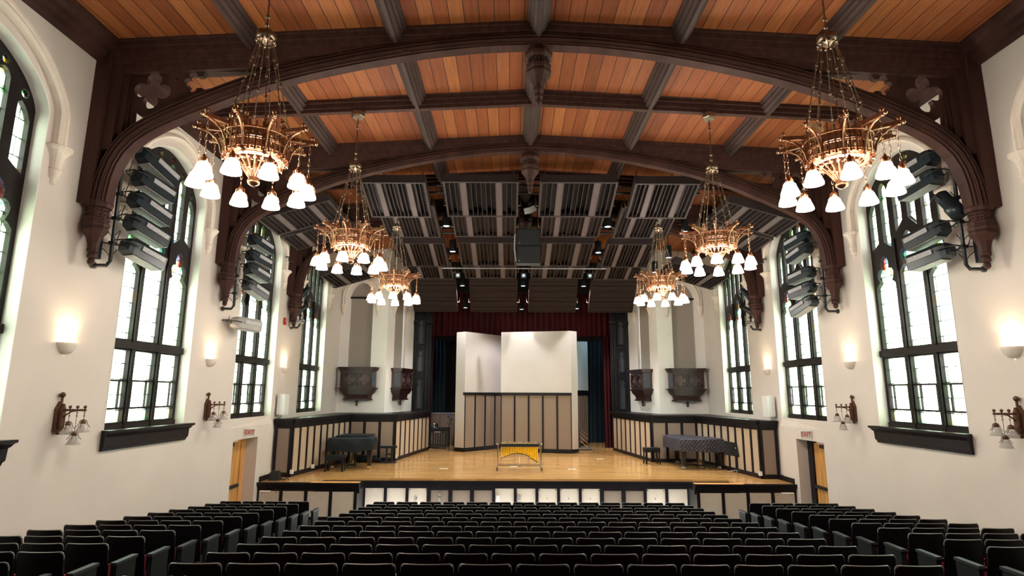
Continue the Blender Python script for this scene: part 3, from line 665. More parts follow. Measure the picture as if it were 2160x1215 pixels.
for s in (-1, 1):
    t_ = thing('panelled_enclosure', 'chest high %s stage enclosure of beige panels in black wooden framing' % SIDE[s], 'partition', (0, 0, 0))
    P = [(s * 7.72, 18.3), (s * 7.2, 18.3), (s * 6.60, 22.5), (s * 4.86, 22.5), (s * 4.2, 27.0)]
    b = MB(); inw = 1 if s < 0 else -1
    for (i, n, m) in ((0, 1, 'taupe_panel'), (1, 9, 'beige_panel'), (2, 3, 'taupe_panel'), (3, 8, 'beige_panel')):
        p, q = P[i], P[i + 1]; panel_run(b, None, p, q, SZ + .001, 2.55, n, t_, m, inward=inw)
    b.build('frame', 'black_trim', t_)
    top = MB().prism([(s * 7.74, 18.32), (s * 7.2, 18.32), (s * 6.60, 22.52), (s * 4.86, 22.52), (s * 4.2, 27.0), (s * 5.1, 27.35), (s * 5.75, 24.55), (s * 7.74, 24.55)][::s], .03, Matrix.Translation((0, 0, 2.50)))
    top.build('top_shelf', 'black_trim', t_)
    # skirting of the side wall where it meets the stage
    tag(MB().box(s * 7.66, s * 7.75, 17.32, 18.28, SZ + .001, SZ + .14).build('baseboard_' + SIDE[s], 'black_trim'), 'black skirting board on the %s wall at the stage edge' % SIDE[s], 'baseboard', kind='structure')

# splayed walls with blind arched panels and carved box balconies
def wall_piece(name, p, q, z0, z1, holes, m='plaster_white', th=.3, side=1, lab=''):
    p = Vector((*p, 0)); q = Vector((*q, 0)); d = (q - p); L_ = d.length; d.normalize(); nn = Vector((-d.y, d.x, 0)) * side
    M = Matrix(((d.x, 0, nn.x, p.x + nn.x * th / 2), (d.y, 0, nn.y, p.y + nn.y * th / 2), (0, 1, 0, 0), (0, 0, 0, 1)))
    o = poly_holes(name, [(0, z0), (L_, z0), (L_, z1), (0, z1)], holes, th, m, M); tag(o, lab, 'wall', kind='structure'); return p, d, nn, L_
def blind(u0, u1, z0, zs, rise, n=16):
    c, h = (u0 + u1) / 2, (u1 - u0) / 2
    return [(u0, z0), (u1, z0)] + [(c + h * cos(pi * i / n), zs + rise * (1 - abs(cos(pi * i / n)) ** 1.8) ** .6) for i in range(n + 1)]
def quatrefoil_plate(par, name, c, w, h, M, m):
    holes = []; n = 4; q = []
    for a in range(4):
        a0 = a * 90; lx, lz = c[0] + .135 * cos(radians(a0)), c[1] + .135 * sin(radians(a0))
        q += [(lx + .10 * cos(radians(a0 + t)), lz + .10 * sin(radians(a0 + t))) for t in range(-125, 126, 25)]
    cor = []
    for g in (-1, 1):
        for k in (-1, 1):
            ox, oz = c[0] + g * w * .44, c[1] + k * h * .44
            cor.append([(ox, oz), (ox - g * .10, oz), (ox - g * .04, oz - k * .05), (ox, oz - k * .10)])
    return [q] + cor
def balcony(s, which, y0, org, ang):
    # local: x along the wall face (centre 0), y = out from the wall is -y, z up from 0 = finial tip
    t_ = thing('box_balcony', 'carved dark wooden box balcony with quatrefoils, %s side, %s' % (SIDE[s], which), 'balcony', org, ang)
    hw, dp = .80, .42
    def halfhex(w, d, z0, z1, w2=None, d2=None):
        w2 = w if w2 is None else w2; d2 = d if d2 is None else d2; vs = []
        for (W_, D_, z) in ((w, d, z0), (w2, d2, z1)):
            vs += [(-W_, .05, z), (-W_ + .0, -D_ * .25, z), (-W_ + .13, -D_, z), (W_ - .13, -D_, z), (W_, -D_ * .25, z), (W_, .05, z)]
        return vs, [tuple(range(6)), tuple(range(6, 12))] + [(i, (i + 1) % 6, 6 + (i + 1) % 6, 6 + i) for i in range(6)]
    b = MB(); Z = 0
    for a in ((.84, .46, 1.53, 1.57), (.81, .43, 1.46, 1.53), (.76, .38, 1.42, 1.46), (.86, .48, 1.57, 1.60), (.84, .46, .72, .76), (.80, .42, .68, .72), (.76, .36, .60, .68), (.72, .34, .54, .60)): b.add(*halfhex(*a))
    b.add(*halfhex(.57, .24, .28, .54, .60, .28)); b.add(*halfhex(.62, .29, .24, .30)); b.add(*halfhex(.66, .31, .48, .56))
    b.build('moulding', 'balcony_wood', t_)
    b = MB(); b.add(*halfhex(.74, .36, .74, 1.44)); b.build('body', 'carved_face_lit', t_)
    for g in (-1, 1):
        cx = g * .30
        poly_holes('quatrefoil_panel', [(cx - .29, .80), (cx + .29, .80), (cx + .29, 1.40), (cx - .29, 1.40)], quatrefoil_plate(None, '', (cx, 1.10), .56, .58, None, ''), .05, 'balcony_wood', Matrix(((1, 0, 0, 0), (0, 0, 1, -.385), (0, 1, 0, 0), (0, 0, 0, 1))), t_)
        b = MB(); b.tube([(cx + .255 * cos(i * pi / 10), -.415, 1.10 + .255 * sin(i * pi / 10)) for i in range(20)], .016, 6, closed=True, smooth=False); b.build('tracery_ring', 'carved_face_lit', t_)  # ring's paler colour stands in for the carved edge highlight
        vs = [(g * .62, -.355, .80), (g * .738, -.11, .80), (g * .738, -.11, 1.40), (g * .62, -.355, 1.40)]
        b = MB(); n_ = Vector((g * .82, -.57, 0)) * .012; vv = [tuple(Vector(v) + n_) for v in vs]; b.add(vs + vv, [(4, 5, 6, 7), (0, 1, 5, 4), (2, 3, 7, 6), (1, 2, 6, 5), (0, 4, 7, 3)])
        b.build('side_panel', 'proscenium_inset', t_, label='smooth side panel, blue reflected light in its colour')  # blue-grey colour stands in for blue light reflected on the chamfer
    b = MB().lathe([(.005, 0), (.05, .04), (.06, .09), (.04, .13), (.075, .17), (.06, .22), (.05, .34)], 8, c=(0, -.12, 0)); b.build('finial', 'balcony_wood', t_)
    return t_
for s in (-1, 1):
    A, B_, C_ = (s * 7.78, 24.6), (s * 5.76, 24.6), (s * 5.10, 27.5)
    wall_piece('wall_niche_' + SIDE[s], A, B_, 2.3, 10.2, [blind(.34, 1.36, 3.0, 7.42, .66)], side=(1 if s < 0 else -1), th=.3, lab='white wall facing the hall on the %s of the stage with a blind arch' % SIDE[s])
    wall_piece('wall_splay_' + SIDE[s], B_, C_, 2.3, 10.2, [blind(.75, 1.95, 3.0, 7.42, .66)], side=(1 if s < 0 else -1), th=.22, lab='white splayed wall beside the proscenium on the %s' % SIDE[s])
    # grille cloth inside the blind arches
    tag(poly_holes('organ_screen', [(s * (7.78 - u_), v_) for u_, v_ in blind(.36, 1.34, 3.02, 7.42, .64)], [], .03, 'organ_cloth', MXZ(24.80)), 'tall taupe cloth screen in the %s blind arch facing the hall' % SIDE[s], 'screen')
    p = Vector((*B_, 0)); q = Vector((*C_, 0)); d = (q - p).normalized(); nn = Vector((-d.y, d.x, 0)) * (1 if s < 0 else -1)
    tag(poly_holes('organ_screen', blind(.77, 1.93, 3.02, 7.42, .64), [], .03, 'organ_cloth', Matrix(((d.x, 0, nn.x, p.x + nn.x * .15), (d.y, 0, nn.y, p.y + nn.y * .15), (0, 1, 0, 0), (0, 0, 0, 1)))), 'tall taupe cloth screen in the %s splayed wall beside the proscenium' % SIDE[s], 'screen')
    MBx = MB().box(s * 7.44, s * 6.42, 24.70, 24.76, 7.36, 7.44)
    tag(MBx.build('screen_rail', 'black_trim'), 'thin dark rail across the top of the %s cloth screen facing the hall' % SIDE[s], 'rail')
    # hood moulds and corbels of the blind arches
    for which, (po, dd, nv, uc, hw_) in {'facing the hall': (Vector((*A, 0)), Vector((-s, 0, 0)), Vector((0, 1, 0)), .85, .74), 'on the splay': (p, d, nn, 1.35, .80)}.items():
        b = MB(); path = []
        for u_, z_ in [(uc + hw_, 7.05), (uc + hw_, 7.4)] + [(uc + hw_ * cos(pi * i / 16), 7.42 + .88 * (1 - abs(cos(pi * i / 16)) ** 1.8) ** .6) for i in range(1, 16)] + [(uc - hw_, 7.4), (uc - hw_, 7.05)]:
            path.append(po + dd * u_ + Vector((0, 0, z_)))
        b.sweep(path, [(-.07, 0), (-.05, .07), (0, .04), (.05, .09), (.08, .05), (.08, 0)] if nv.dot(Vector((0, -1, 0))) > 0 else [(-.07, 0), (-.05, -.07), (0, -.04), (.05, -.09), (.08, -.05), (.08, 0)], nv)
        h = thing('blind_arch_hood', 'cream hood mould on corbels over the %s blind arch %s' % (SIDE[s], which), 'moulding')
        b.build('hood_mould', 'cast_stone', h)
        for g in (-1, 1):
            c = po + dd * (uc + g * hw_) - nv * .01
            MB().lathe([(.02, 6.58), (.05, 6.62), (.06, 6.72), (.09, 6.76), (.09, 6.84), (.14, 6.98), (.16, 7.02), (.16, 7.07)], 10, c=(c.x, c.y, 0)).build('corbel', 'cast_stone', h)
    balcony(s, 'facing the hall', 0, (s * 6.88, 24.58, 2.80), 0)
    c = p + d * 1.35
    balcony(s, 'splayed wall', 0, (c.x, c.y, 2.80), math.atan2(d.y, d.x) if s > 0 else math.atan2(d.y, d.x))
    if s > 0: bpy.data.objects[-1] if 0 else None

# fix the splay balconies so that they face the middle of the stage
for o in list(COL.objects):
    if o.name.startswith('box_balcony') and 'splay' in o['label']:
        s = -1 if o.location.x < 0 else 1
        d = Vector((-s * (-.66) * 1, 2.9, 0)) if 0 else Vector((-s * .66, 2.9, 0)).normalized()
        nn = Vector((-d.y, d.x, 0)) * (-1 if s < 0 else 1)      # into the room
        o.rotation_euler = (0, 0, math.atan2(nn.y, nn.x) + pi / 2)

# proscenium clustered columns
for s in (-1, 1):
    t_ = thing('proscenium_column', 'dark blue black clustered proscenium column with traceried panels, %s of the stage' % SIDE[s], 'column', (s * 4.76, 27.5, 0))
    b = MB().box(-.30, .30, -.02, .35, 2.3, 7.5)
    for x, r in ((-.44, .05), (-.36, .06), (-.27, .04), (.24, .04), (.31, .055), (.40, .05), (.47, .04)):
        b.tube([(x * -s, -.06 + abs(x) * .15, 2.3), (x * -s, -.06 + abs(x) * .15, 7.6)], r, 8)
        b.lathe([(r + .01, 0), (r + .05, .04), (r + .03, .10), (r + .06, .16), (r + .06, .2)], 8, c=(x * -s, -.06 + abs(x) * .15, 6.55), smooth=False)
    b.build('shaft', 'proscenium_paint', t_)
    for z0, z1 in ((2.6, 4.1), (4.3, 5.45), (5.6, 6.9)):
        outer = [(-.20, z0), (.20, z0), (.20, z1), (-.20, z1)]
        hole = [(-.11, z0 + .05), (.11, z0 + .05), (.11, z1 - .48)] + [(.11 - .04, z1 - .42), (.04, z1 - .38), (.09, z1 - .30), (.10, z1 - .24), (.06, z1 - .17), (0, z1 - .14)] + [(-.06, z1 - .17), (-.10, z1 - .24), (-.09, z1 - .30), (-.04, z1 - .38), (-.11 + .04, z1 - .42), (-.11, z1 - .48)]
        poly_holes('tracery_panel', outer, [hole], .06, 'proscenium_paint', MXZ(-.05), t_)
        MB().box(-.12, .12, -.03, -.015, z0 + .03, z1 - .05).build('inset', 'proscenium_inset', t_)
        MB().tube([(-.17, -.09, z1 - .09), (0, -.09, z1 - .03), (.17, -.09, z1 - .09)], .02, 6).build('arch_trim', 'proscenium_paint', t_)
o = poly_holes('wall_proscenium', [(-5.4, -.2), (5.4, -.2), (5.4, 10.2), (-5.4, 10.2)], [[(-4.4, .3), (4.4, .3), (4.4, 8.2), (-4.4, 8.2)]], .25, 'black_drape', MXZ(27.85))
tag(o, 'dark proscenium wall around the stage opening', 'wall', kind='structure')
b = MB().box(-9.6, 9.6, 33.0, 33.2, 0, 10).box(-9.6, -9.5, 27.6, 33, 0, 10).box(9.5, 9.6, 27.6, 33, 0, 10).box(-9.6, -5.2, 27.75, 27.9, 0, 10).box(5.2, 9.6, 27.75, 27.9, 0, 10)
tag(b.build('wall_backstage', 'black_drape'), 'black walls behind the stage', 'wall', kind='structure')

# curtains
def curtain(name, x0, x1, y, z0, z1, m, lab, folds, amp=.06, par=None, wob=1):
    n = int(folds * 8); vs = []
    for j, z in enumerate((z0, z1)):
        for i in range(n + 1):
            x = x0 + (x1 - x0) * i / n; ph = i / 8 * 2 * pi
            vs.append((x, y + amp * sin(ph + .6 * sin(i * .13)) * (1 if j == 0 else .8), z))
    b = MB().add(vs, [(i, i + 1, n + 2 + i, n + 1 + i) for i in range(n)], True)
    vs2 = [(x, yy + .015, z) for x, yy, z in vs]; b.add(vs2, [(i, n + 1 + i, n + 2 + i, i + 1) for i in range(n)], True)
    return tag(b.build(name, m), lab, 'curtain')
curtain('stage_valance', -4.5, 4.5, 28.2, 6.1, 8.6, 'red_velvet', 'deep red velvet valance hanging across the top of the stage opening', 34, .09)
curtain('stage_curtain', 4.02, 4.5, 28.35, SZ, 6.4, 'red_velvet', 'narrow deep red velvet curtain gathered at the right edge of the opening', 3, .07)
curtain('stage_curtain', -4.5, -4.30, 28.35, SZ, 6.4, 'red_velvet', 'narrow deep red velvet curtain gathered at the left edge of the opening', 2, .07)
curtain('blue_backdrop', 2.2, 5.5, 31.2, SZ, 6.6, 'blue_drape', 'dark blue drape hanging behind the right end of the white shell', 14, .1)
curtain('blue_backdrop', -5.6, -3.9, 30.6, 2.4, 6.6, 'blue_drape', 'dark blue drape hanging on the left behind the drum kit', 8, .1)
curtain('black_backdrop', -6.5, 6.5, 32.3, SZ, 7.5, 'black_drape', 'black drape across the very back of the stage', 40, .08)
tag(MB().box(-4.45, 4.45, 28.5, 28.58, 5.88, 6.16).build('border_rail', 'black_drape'), 'dark batten just under the bottom edge of the red valance', 'rail')

# orchestra shell towers
def shell(name, pts, zt, zb, n_pan, lab, wains, tilt=0):
    t_ = thing(name, lab, 'acoustic shell'); b = MB()
    for i in range(len(pts) - 1):
        p, q = Vector((*pts[i], 0)), Vector((*pts[i + 1], 0)); d = (q - p); L_ = d.length; d.normalize(); nn = Vector((-d.y, d.x, 0))
        def bx(bb, u0, u1, w0, w1, za, zb_):
            vs = [p + d * u + nn * w + Vector((0, 0, z)) for u in (u0, u1) for w in (w0, w1) for z in (za, zb_)]
            bb.add(vs, [(0, 1, 3, 2), (4, 6, 7, 5), (0, 4, 5, 1), (2, 3, 7, 6), (0, 2, 6, 4), (1, 5, 7, 3)])
        top = zt; b2 = MB(); w = wains[i]
        bx(b2, 0, L_, 0, .08, (3.36 if w else SZ + .17), top); b2.build('upper_board', 'shell_board' if 'right wing' not in name else 'pale_blue_board', t_)
        f = MB(); bx(f, 0, L_, -.03 if w else -.01, .10, SZ + .03, SZ + .17)
        if w:
            bx(f, -.01, L_ + .01, -.05, .09, 3.26, 3.38); bx(f, 0, L_, .02, .08, SZ, 3.3)
            for k in range(w + 1): bx(f, max(0, L_ * k / w - .035), min(L_, L_ * k / w + .035), -.03, .05, SZ + .1, 3.3)
            for k in range(w):
                g = MB(); bx(g, L_ * k / w + .035, L_ * (k + 1) / w - .035, -.005, .03, SZ + .17, 3.26); g.build('panel', 'taupe_panel', t_)
        f.build('frame', 'black_trim', t_)
    return t_
shell('shell_tower', [(-2.96, 26.35), (-2.52, 26.0), (-.80, 28.0)], 6.08, SZ, 4, 'tall cream shell tower on the left, partly behind its neighbour', (0, 4))
shell('shell_tower', [(-.92, 26.2), (2.16, 25.5), (2.46, 25.78)], 6.08, SZ, 5, 'tall cream shell tower in the middle with five taupe lower panels', (5, 0))
t_ = thing('shell_tower', 'narrow pale blue shell tower seen edge on behind the right of the white shell', 'acoustic shell')
p, q = Vector((2.72, 28.6, 0)), Vector((3.45, 30.3, 0)); d = (q - p).normalized(); nn = Vector((d.y, -d.x, 0))
def obx(bb, u0, u1, w0, w1, za, zb_): bb.add([p + d * u + nn * w + Vector((0, 0, z)) for u in (u0, u1) for w in (w0, w1) for z in (za, zb_)], [(0, 1, 3, 2), (4, 6, 7, 5), (0, 4, 5, 1), (2, 3, 7, 6), (0, 2, 6, 4), (1, 5, 7, 3)])
Ln = (q - p).length
b = MB(); obx(b, 0, Ln, 0, .08, 3.5, 6.15); b.build('upper_board', 'pale_blue_board', t_)
b = MB(); obx(b, 0, Ln, -.01, .09, 3.3, 3.5); obx(b, 0, Ln, -.01, .05, SZ + .02, 3.3); b.build('frame', 'black_trim', t_)
for k in range(5): b = MB(); obx(b, Ln * (k + .2) / 5, Ln * (k + .8) / 5, .05, .07, SZ + .15, 3.25); b.build('panel', 'taupe_panel', t_)

# ------------------------------------------------------------------ ceiling reflectors
def reflector(x0, x1, yn, zn, yf, zf, lab, horiz=False, band=.24, flip=1, roll=0, nwell=14):
    xc = (x0 + x1) / 2; hw_ = (x1 - x0) / 2; Ln = math.hypot(yf - yn, zf - zn); ang = math.atan2(zf - zn, yf - yn)
    t_ = thing('ceiling_reflector', lab, 'acoustic reflector', (xc, yn, zn)); t_.rotation_euler = Euler((ang, roll, 0), 'XYZ')
    if roll: t_.rotation_euler = (Matrix.Rotation(roll, 3, 'Y') @ Matrix.Rotation(ang, 3, 'X')).to_euler()
    D = band
    b = MB().box(-hw_, hw_, -.03, .02, 0, D).box(-hw_, hw_, Ln - .02, Ln + .03, 0, D).box(-hw_ - .03, -hw_ + .02, -.03, Ln + .03, 0, D).box(hw_ - .02, hw_ + .03, -.03, Ln + .03, 0, D)
    b.box(-hw_, hw_, 0, Ln, D - .02, D); 
    b.box(-hw_ - .035, hw_ + .035, -.045, -.015, -.015, .02)
    b.build('frame', 'reflector_steep' if horiz else 'reflector_frame', t_)
    if not horiz:
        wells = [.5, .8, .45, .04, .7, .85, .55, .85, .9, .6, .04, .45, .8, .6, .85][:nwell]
        if flip < 0: wells = wells[::-1]
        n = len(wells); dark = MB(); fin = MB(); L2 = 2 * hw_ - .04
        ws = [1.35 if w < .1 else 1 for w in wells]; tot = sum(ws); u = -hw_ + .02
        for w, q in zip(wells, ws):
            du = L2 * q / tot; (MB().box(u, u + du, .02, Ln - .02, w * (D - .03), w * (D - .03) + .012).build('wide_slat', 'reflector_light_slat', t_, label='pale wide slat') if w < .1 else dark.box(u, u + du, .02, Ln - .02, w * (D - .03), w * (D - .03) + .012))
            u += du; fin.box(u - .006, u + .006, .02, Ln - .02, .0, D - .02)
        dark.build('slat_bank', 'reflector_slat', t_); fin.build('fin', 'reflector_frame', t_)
    else:
        fin = MB(); n = 16; dz = [.03, .02, .035, .01, .025, .03, .015, .02]
        for i in range(n): v0 = .02 + (Ln - .04) * i / n; v1 = .02 + (Ln - .04) * (i + 1) / n; fin.box(-hw_ + .02, hw_ - .02, v0, v1 - .008, dz[i % 8], dz[i % 8] + .015)
        fin.build('slat_bank', 'reflector_steep', t_)
    for g in (-1, 1):
        MB().tube([(g * hw_ * .9, Ln * .1, D), (g * hw_ * .9, Ln * .1, D + .35)], .012, 6).build('hanger', 'dull_brass', t_)
        MB().tube([(g * (hw_ + .02), Ln * .75, .1), (g * (hw_ + .10), Ln * .75, .1), (g * (hw_ + .11), Ln * .75, .45)], .014, 6).build('side_bracket', 'dull_brass', t_)
    return t_
ROWS = [('front', 14.75, 8.92, 16.1, 8.40, .27, -.32), ('second', 16.6, 8.86, 18.35, 8.41, .2, -.36), ('third', 19.3, 8.44, 21.0, 8.01, .22, -.35), ('fourth', 21.45, 8.28, 22.8, 7.90, .2, -.3)]
for nm, yn, zn, yf, zf, bd, xi in ROWS:
    for s in (-1, 1):
        a, c = (-2.30, xi + .0) if s < 0 else (.33 if nm != 'second' else .50, 2.36)
        reflector(a, c, yn, zn, yf, zf, 'slatted acoustic reflector, %s row from the hall, just %s of the middle gap' % (nm, SIDE[s]), band=bd, flip=s)
        a, c = (-4.50, -2.83) if s < 0 else (2.88, 4.56)
        reflector(a, c, yn, zn - .03, yf, zf - .03, 'slatted acoustic reflector, %s row from the hall, outer %s column' % (nm, SIDE[s]), band=bd, flip=s)
for nm, yn, yf, xo, zo, xi_, zi in (('nearest', 15.3, 16.65, 7.45, 8.03, 5.55, 8.58), ('middle', 17.0, 18.3, 7.45, 7.98, 5.55, 8.53), ('farthest', 20.3, 22.2, 7.30, 7.45, 5.4, 8.0)):
    for s in (-1, 1):
        rl = -s * -math.atan2(zi - zo, xo - xi_); hw_ = math.hypot(zi - zo, xo - xi_) / 2
        r_ = reflector(-hw_, hw_, yn, 0, yf, -.07, 'tilted slatted reflector beside the %s wall, %s to the hall' % (SIDE[s], nm), band=.24, flip=s, roll=rl)
        r_.location = (s * (xo + xi_) / 2, yn, (zo + zi) / 2)
for s in (-1, 1):
    a, c = (-2.22, -.24) if s < 0 else (.30, 2.30)
    reflector(a, c, 23.8, 8.04, 25.0, 6.86, 'steep finely boarded reflector over the stage opening, just %s of the middle' % SIDE[s], horiz=True, band=.2)
    a, c = (-4.7, -2.84) if s < 0 else (2.92, 4.8)
    reflector(a, c, 23.8, 8.04, 25.0, 6.86, 'steep finely boarded reflector over the stage opening, outer %s' % SIDE[s], horiz=True, band=.2)
# ducts and bars above the reflectors
for i, (y, z) in enumerate([(15.88, 9.26), (16.0, 9.08), (19.02, 8.95), (19.12, 8.75)]):
    tag(rod_up(rod_up(MB().tube([(-5, y, z), (5, y, z)], .035, 8), -4.2, y, z, ceil_z(4.2)), 4.2, y, z, ceil_z(4.2)).build('conduit_pipe', 'black_metal'), 'dark horizontal pipe above the ceiling reflectors, %s from the hall' % ORD[i], 'pipe')
# ================================================================== lights and hanging fittings
def chandelier():
    t_ = thing('chandelier', '', 'chandelier', (0, 0, 0))      # origin at the finial tip, z up
    H0 = 6.0
    b = MB(); b.tube([(0, 0, 2.25), (0, 0, 3.26)], .013, 8)
    for z in (2.30, 2.42, 3.0): b.lathe([(.013, 0), (.03, .02), (.03, .05), (.013, .07)], 8, c=(0, 0, z))
    b.tube([(.03 * cos(a), 0, 3.16 + .035 * sin(a)) for a in [i * pi / 5 for i in range(10)]], .007, 5, closed=True)
    b.build('stem', 'dull_brass', t_)
    MB().lathe([(.13, 3.28), (.145, 3.31), (.145, 3.36), (.15, 3.40)], 6, smooth=False).build('canopy', 'dull_brass', t_)
    b = MB().lathe([(.03, 2.04), (.07, 2.08), (.11, 2.10), (.135, 2.15), (.12, 2.18), (.13, 2.20), (.05, 2.23), (.02, 2.27)], 16)
    for i in range(12): a = i * pi / 6; b.ball((.115 * cos(a), .115 * sin(a), 2.07), .022, 6)
    b.build('hub_ring', 'dull_brass', t_)
    for i in range(10):
        a = (i + .5) * pi / 5; c, s = cos(a), sin(a); b = MB()
        p0 = Vector((.10 * c, .10 * s, 2.08)); p1 = Vector((.40 * c, .40 * s, .72))
        b.tube([p0, p1], .007, 6)
        for f in (.22, .45, .70, .92):
            p = p0.lerp(p1, f); b.lathe([(.008, -.03), (.02, -.015), (.014, 0), (.02, .015), (.008, .03)], 6, c=p)
        b.build('suspension_rod', 'dull_brass', t_)
    # pierced crown band
    b = MB(); R = .41; n = 32
    for z, r in ((.41, .395), (.52, .40), (.655, .41)): b.tube([(r * cos(2 * pi * i / n), r * sin(2 * pi * i / n), z) for i in range(n)], .014, 6, closed=True)
    for i in range(n):
        a = 2 * pi * i / n; c, s = cos(a), sin(a); R_ = .405
        b.bar((R_ * c, R_ * s, .35), (R_ * c, R_ * s, .75 if i % 2 else .70), .022, .012, up=(c, s, 0))
        a2 = a + pi / n; c2, s2 = cos(a2), sin(a2); b.lathe([(.001, -.035), (.02, 0), (.001, .035)], 4, c=(R_ * c2, R_ * s2, .585), smooth=False)
        b.tube([(.39 * c2, .39 * s2, .41), (.395 * c2, .395 * s2, .46), (.40 * c2, .40 * s2, .52)], .009, 5)
        b.lathe([(.001, -.03), (.018, 0), (.001, .03)], 5, c=(R_ * c, R_ * s, .77 if i % 2 else .72)); b.ball((.395 * c2, .395 * s2, .38), .018, 6)
    b.lathe([(.388, .54), (.398, .54), (.402, .64), (.392, .64)], 32, cap=False, smooth=False); b.build('crown_band', 'aged_brass', t_)
    b = MB()
    b.lathe([(.385, .40), (.36, .345), (.28, .335), (.28, .35), (.36, .36), (.375, .41)], 24, cap=False)
    for i in range(16):
        a = 2 * pi * i / 16; c, s = cos(a), sin(a)
        b.tube([(.37 * c, .37 * s, .40), (.27 * c, .27 * s, .36), (.17 * c, .17 * s, .27), (.10 * c, .10 * s, .17), (.05 * c, .05 * s, .10)], .012, 5)
        b.ball((.22 * c, .22 * s, .335), .028, 6); b.ball((.30 * c, .30 * s, .345), .02, 5)
    b.build('bowl_ribs', 'aged_brass', t_)
    MB().lathe([(.001, 0), (.03, .005), (.07, .03), (.085, .065), (.065, .10), (.075, .115), (.03, .125), (.025, .16), (.03, .4)], 12).build('finial', 'aged_brass', t_)
    # ten bracket arms, each with a hanging shade
    for i in range(10):
        a = i * pi / 5 + .367; c, s = cos(a), sin(a); b = MB(); u = Vector((c, s, 0)); up = Vector((0, 0, 1))
        def P(r, z): return u * r + up * z
        b.bar(P(.38, .32), P(.38, .80), .05, .035, up=u); b.bar(P(.38, .72), P(.71, .71), .045, .05)
        b.tube([P(.41, .40), P(.43, .50), P(.48, .59), P(.57, .66), P(.67, .69)], .016, 6)
        b.tube([P(.43, .62), P(.47, .67), P(.52, .64), P(.49, .59)], .009, 5)
        b.ball(P(.69, .77), .03, 8); b.ball(P(.38, .84), .028, 8); b.ball(P(.74, .71), .028, 6); b.tube([P(.38, .36), P(.40, .30)], [.03, .005], 6)
        b.build('arm', 'aged_brass', t_)
        b = MB(); zt, zl = .70, .20
        k = 6
        for j in range(k):
            z = zt - (zt - zl) * (j + .5) / k; pu = u if j % 2 else Vector((-s, c, 0))
            b.tube([P(.665, z) + pu * .013 * cos(q) + up * .04 * sin(q) for q in [m_ * pi / 3 for m_ in range(6)]], .004, 4, closed=True)
        b.lathe([(.012, .33), (.025, .30), (.042, .27), (.044, .225), (.035, .215)], 8, c=P(.665, -.125))
        for j in range(4):
            q = j * pi / 2; v_ = Vector((cos(q), sin(q), 0)); pc = P(.665, -.125)
            b.tube([pc + v_ * .03 + up * .29, pc + v_ * .06 + up * .27, pc + v_ * .065 + up * .22, pc + v_ * .095 + up * .19, pc + v_ * .112 + up * .13], .005, 4)
        b.build('chain', 'aged_brass', t_)
        MB().lathe([(.03, .225), (.055, .22), (.075, .195), (.084, .16), (.10, .12), (.116, .075), (.120, .045), (.112, .045), (.09, .12), (.05, .20)], 16, c=P(.665, -.125), cap=False).build('shade', 'lit_opal_glass', t_, label='glowing bell shaped opal glass shade')
    return t_
ch0 = chandelier(); CH = []
POS = [(7.174, 'nearest the camera'), (11.78, 'middle of three'), (16.39, 'nearest the stage')]
first = True
for s in (-1, 1):
    for k, (y, d) in enumerate(POS):
        lab = 'gilt crown chandelier with lit glass shades, %s row, %s' % (SIDE[s], d)
        loc = (s * 3.845, y, 6.0)
        if first: ch0.location = loc; ch0['label'] = lab; ch0['group'] = 'crown chandeliers'; first = False
        else: dup(ch0, loc, (0, 0, .1)[k] if s < 0 else (.20, .21, .15)[k], lab, 'crown chandeliers')
        for g in range(2):
            pass
        lamp('chandelier_bulbs', 'POINT', (s * 3.845, y, 6.12), 270, (1, .88, .77), .30)

# half bowl uplights on the side walls
def uplight(s, y, lab):
    t_ = thing('wall_uplight', lab, 'wall light', (s * HW, y, 4.0), group='half bowl wall uplights')
    vs = []; n = 10; pf = [(.02, -.05), (.09, -.03), (.14, .03), (.17, .10), (.18, .14), (.165, .14), (.12, .04)]
    for r, z in pf: vs += [(-s * r * sin(pi * j / n) * .95, r * 1.05 * cos(pi * j / n), z) for j in range(n + 1)]
    MB().add(vs, [(i * (n + 1) + j, i * (n + 1) + j + 1, (i + 1) * (n + 1) + j + 1, (i + 1) * (n + 1) + j) for i in range(len(pf) - 1) for j in range(n)], True).build('bowl', 'cast_stone', t_)
    MB().tube([(-s * .07, -.07, .09), (-s * .07, .07, .09)], .03, 8).build('bulb', 'lit_opal_glass', t_)
    lamp('uplight_bulb', 'POINT', (s * (HW - .10), y, 4.16), 5, (1, .78, .48), .05)
    lamp('uplight_throw', 'SPOT', (s * (HW - .10), y, 4.13), 42, (1, .78, .48), .05, rot=(pi, 0, 0), spot=radians(120), blend=.9)
for k, y in enumerate(T):
    for s in (-1, 1): uplight(s, y, 'lit half bowl plaster uplight on the %s wall, %s from the camera' % (SIDE[s], ORD[k]))
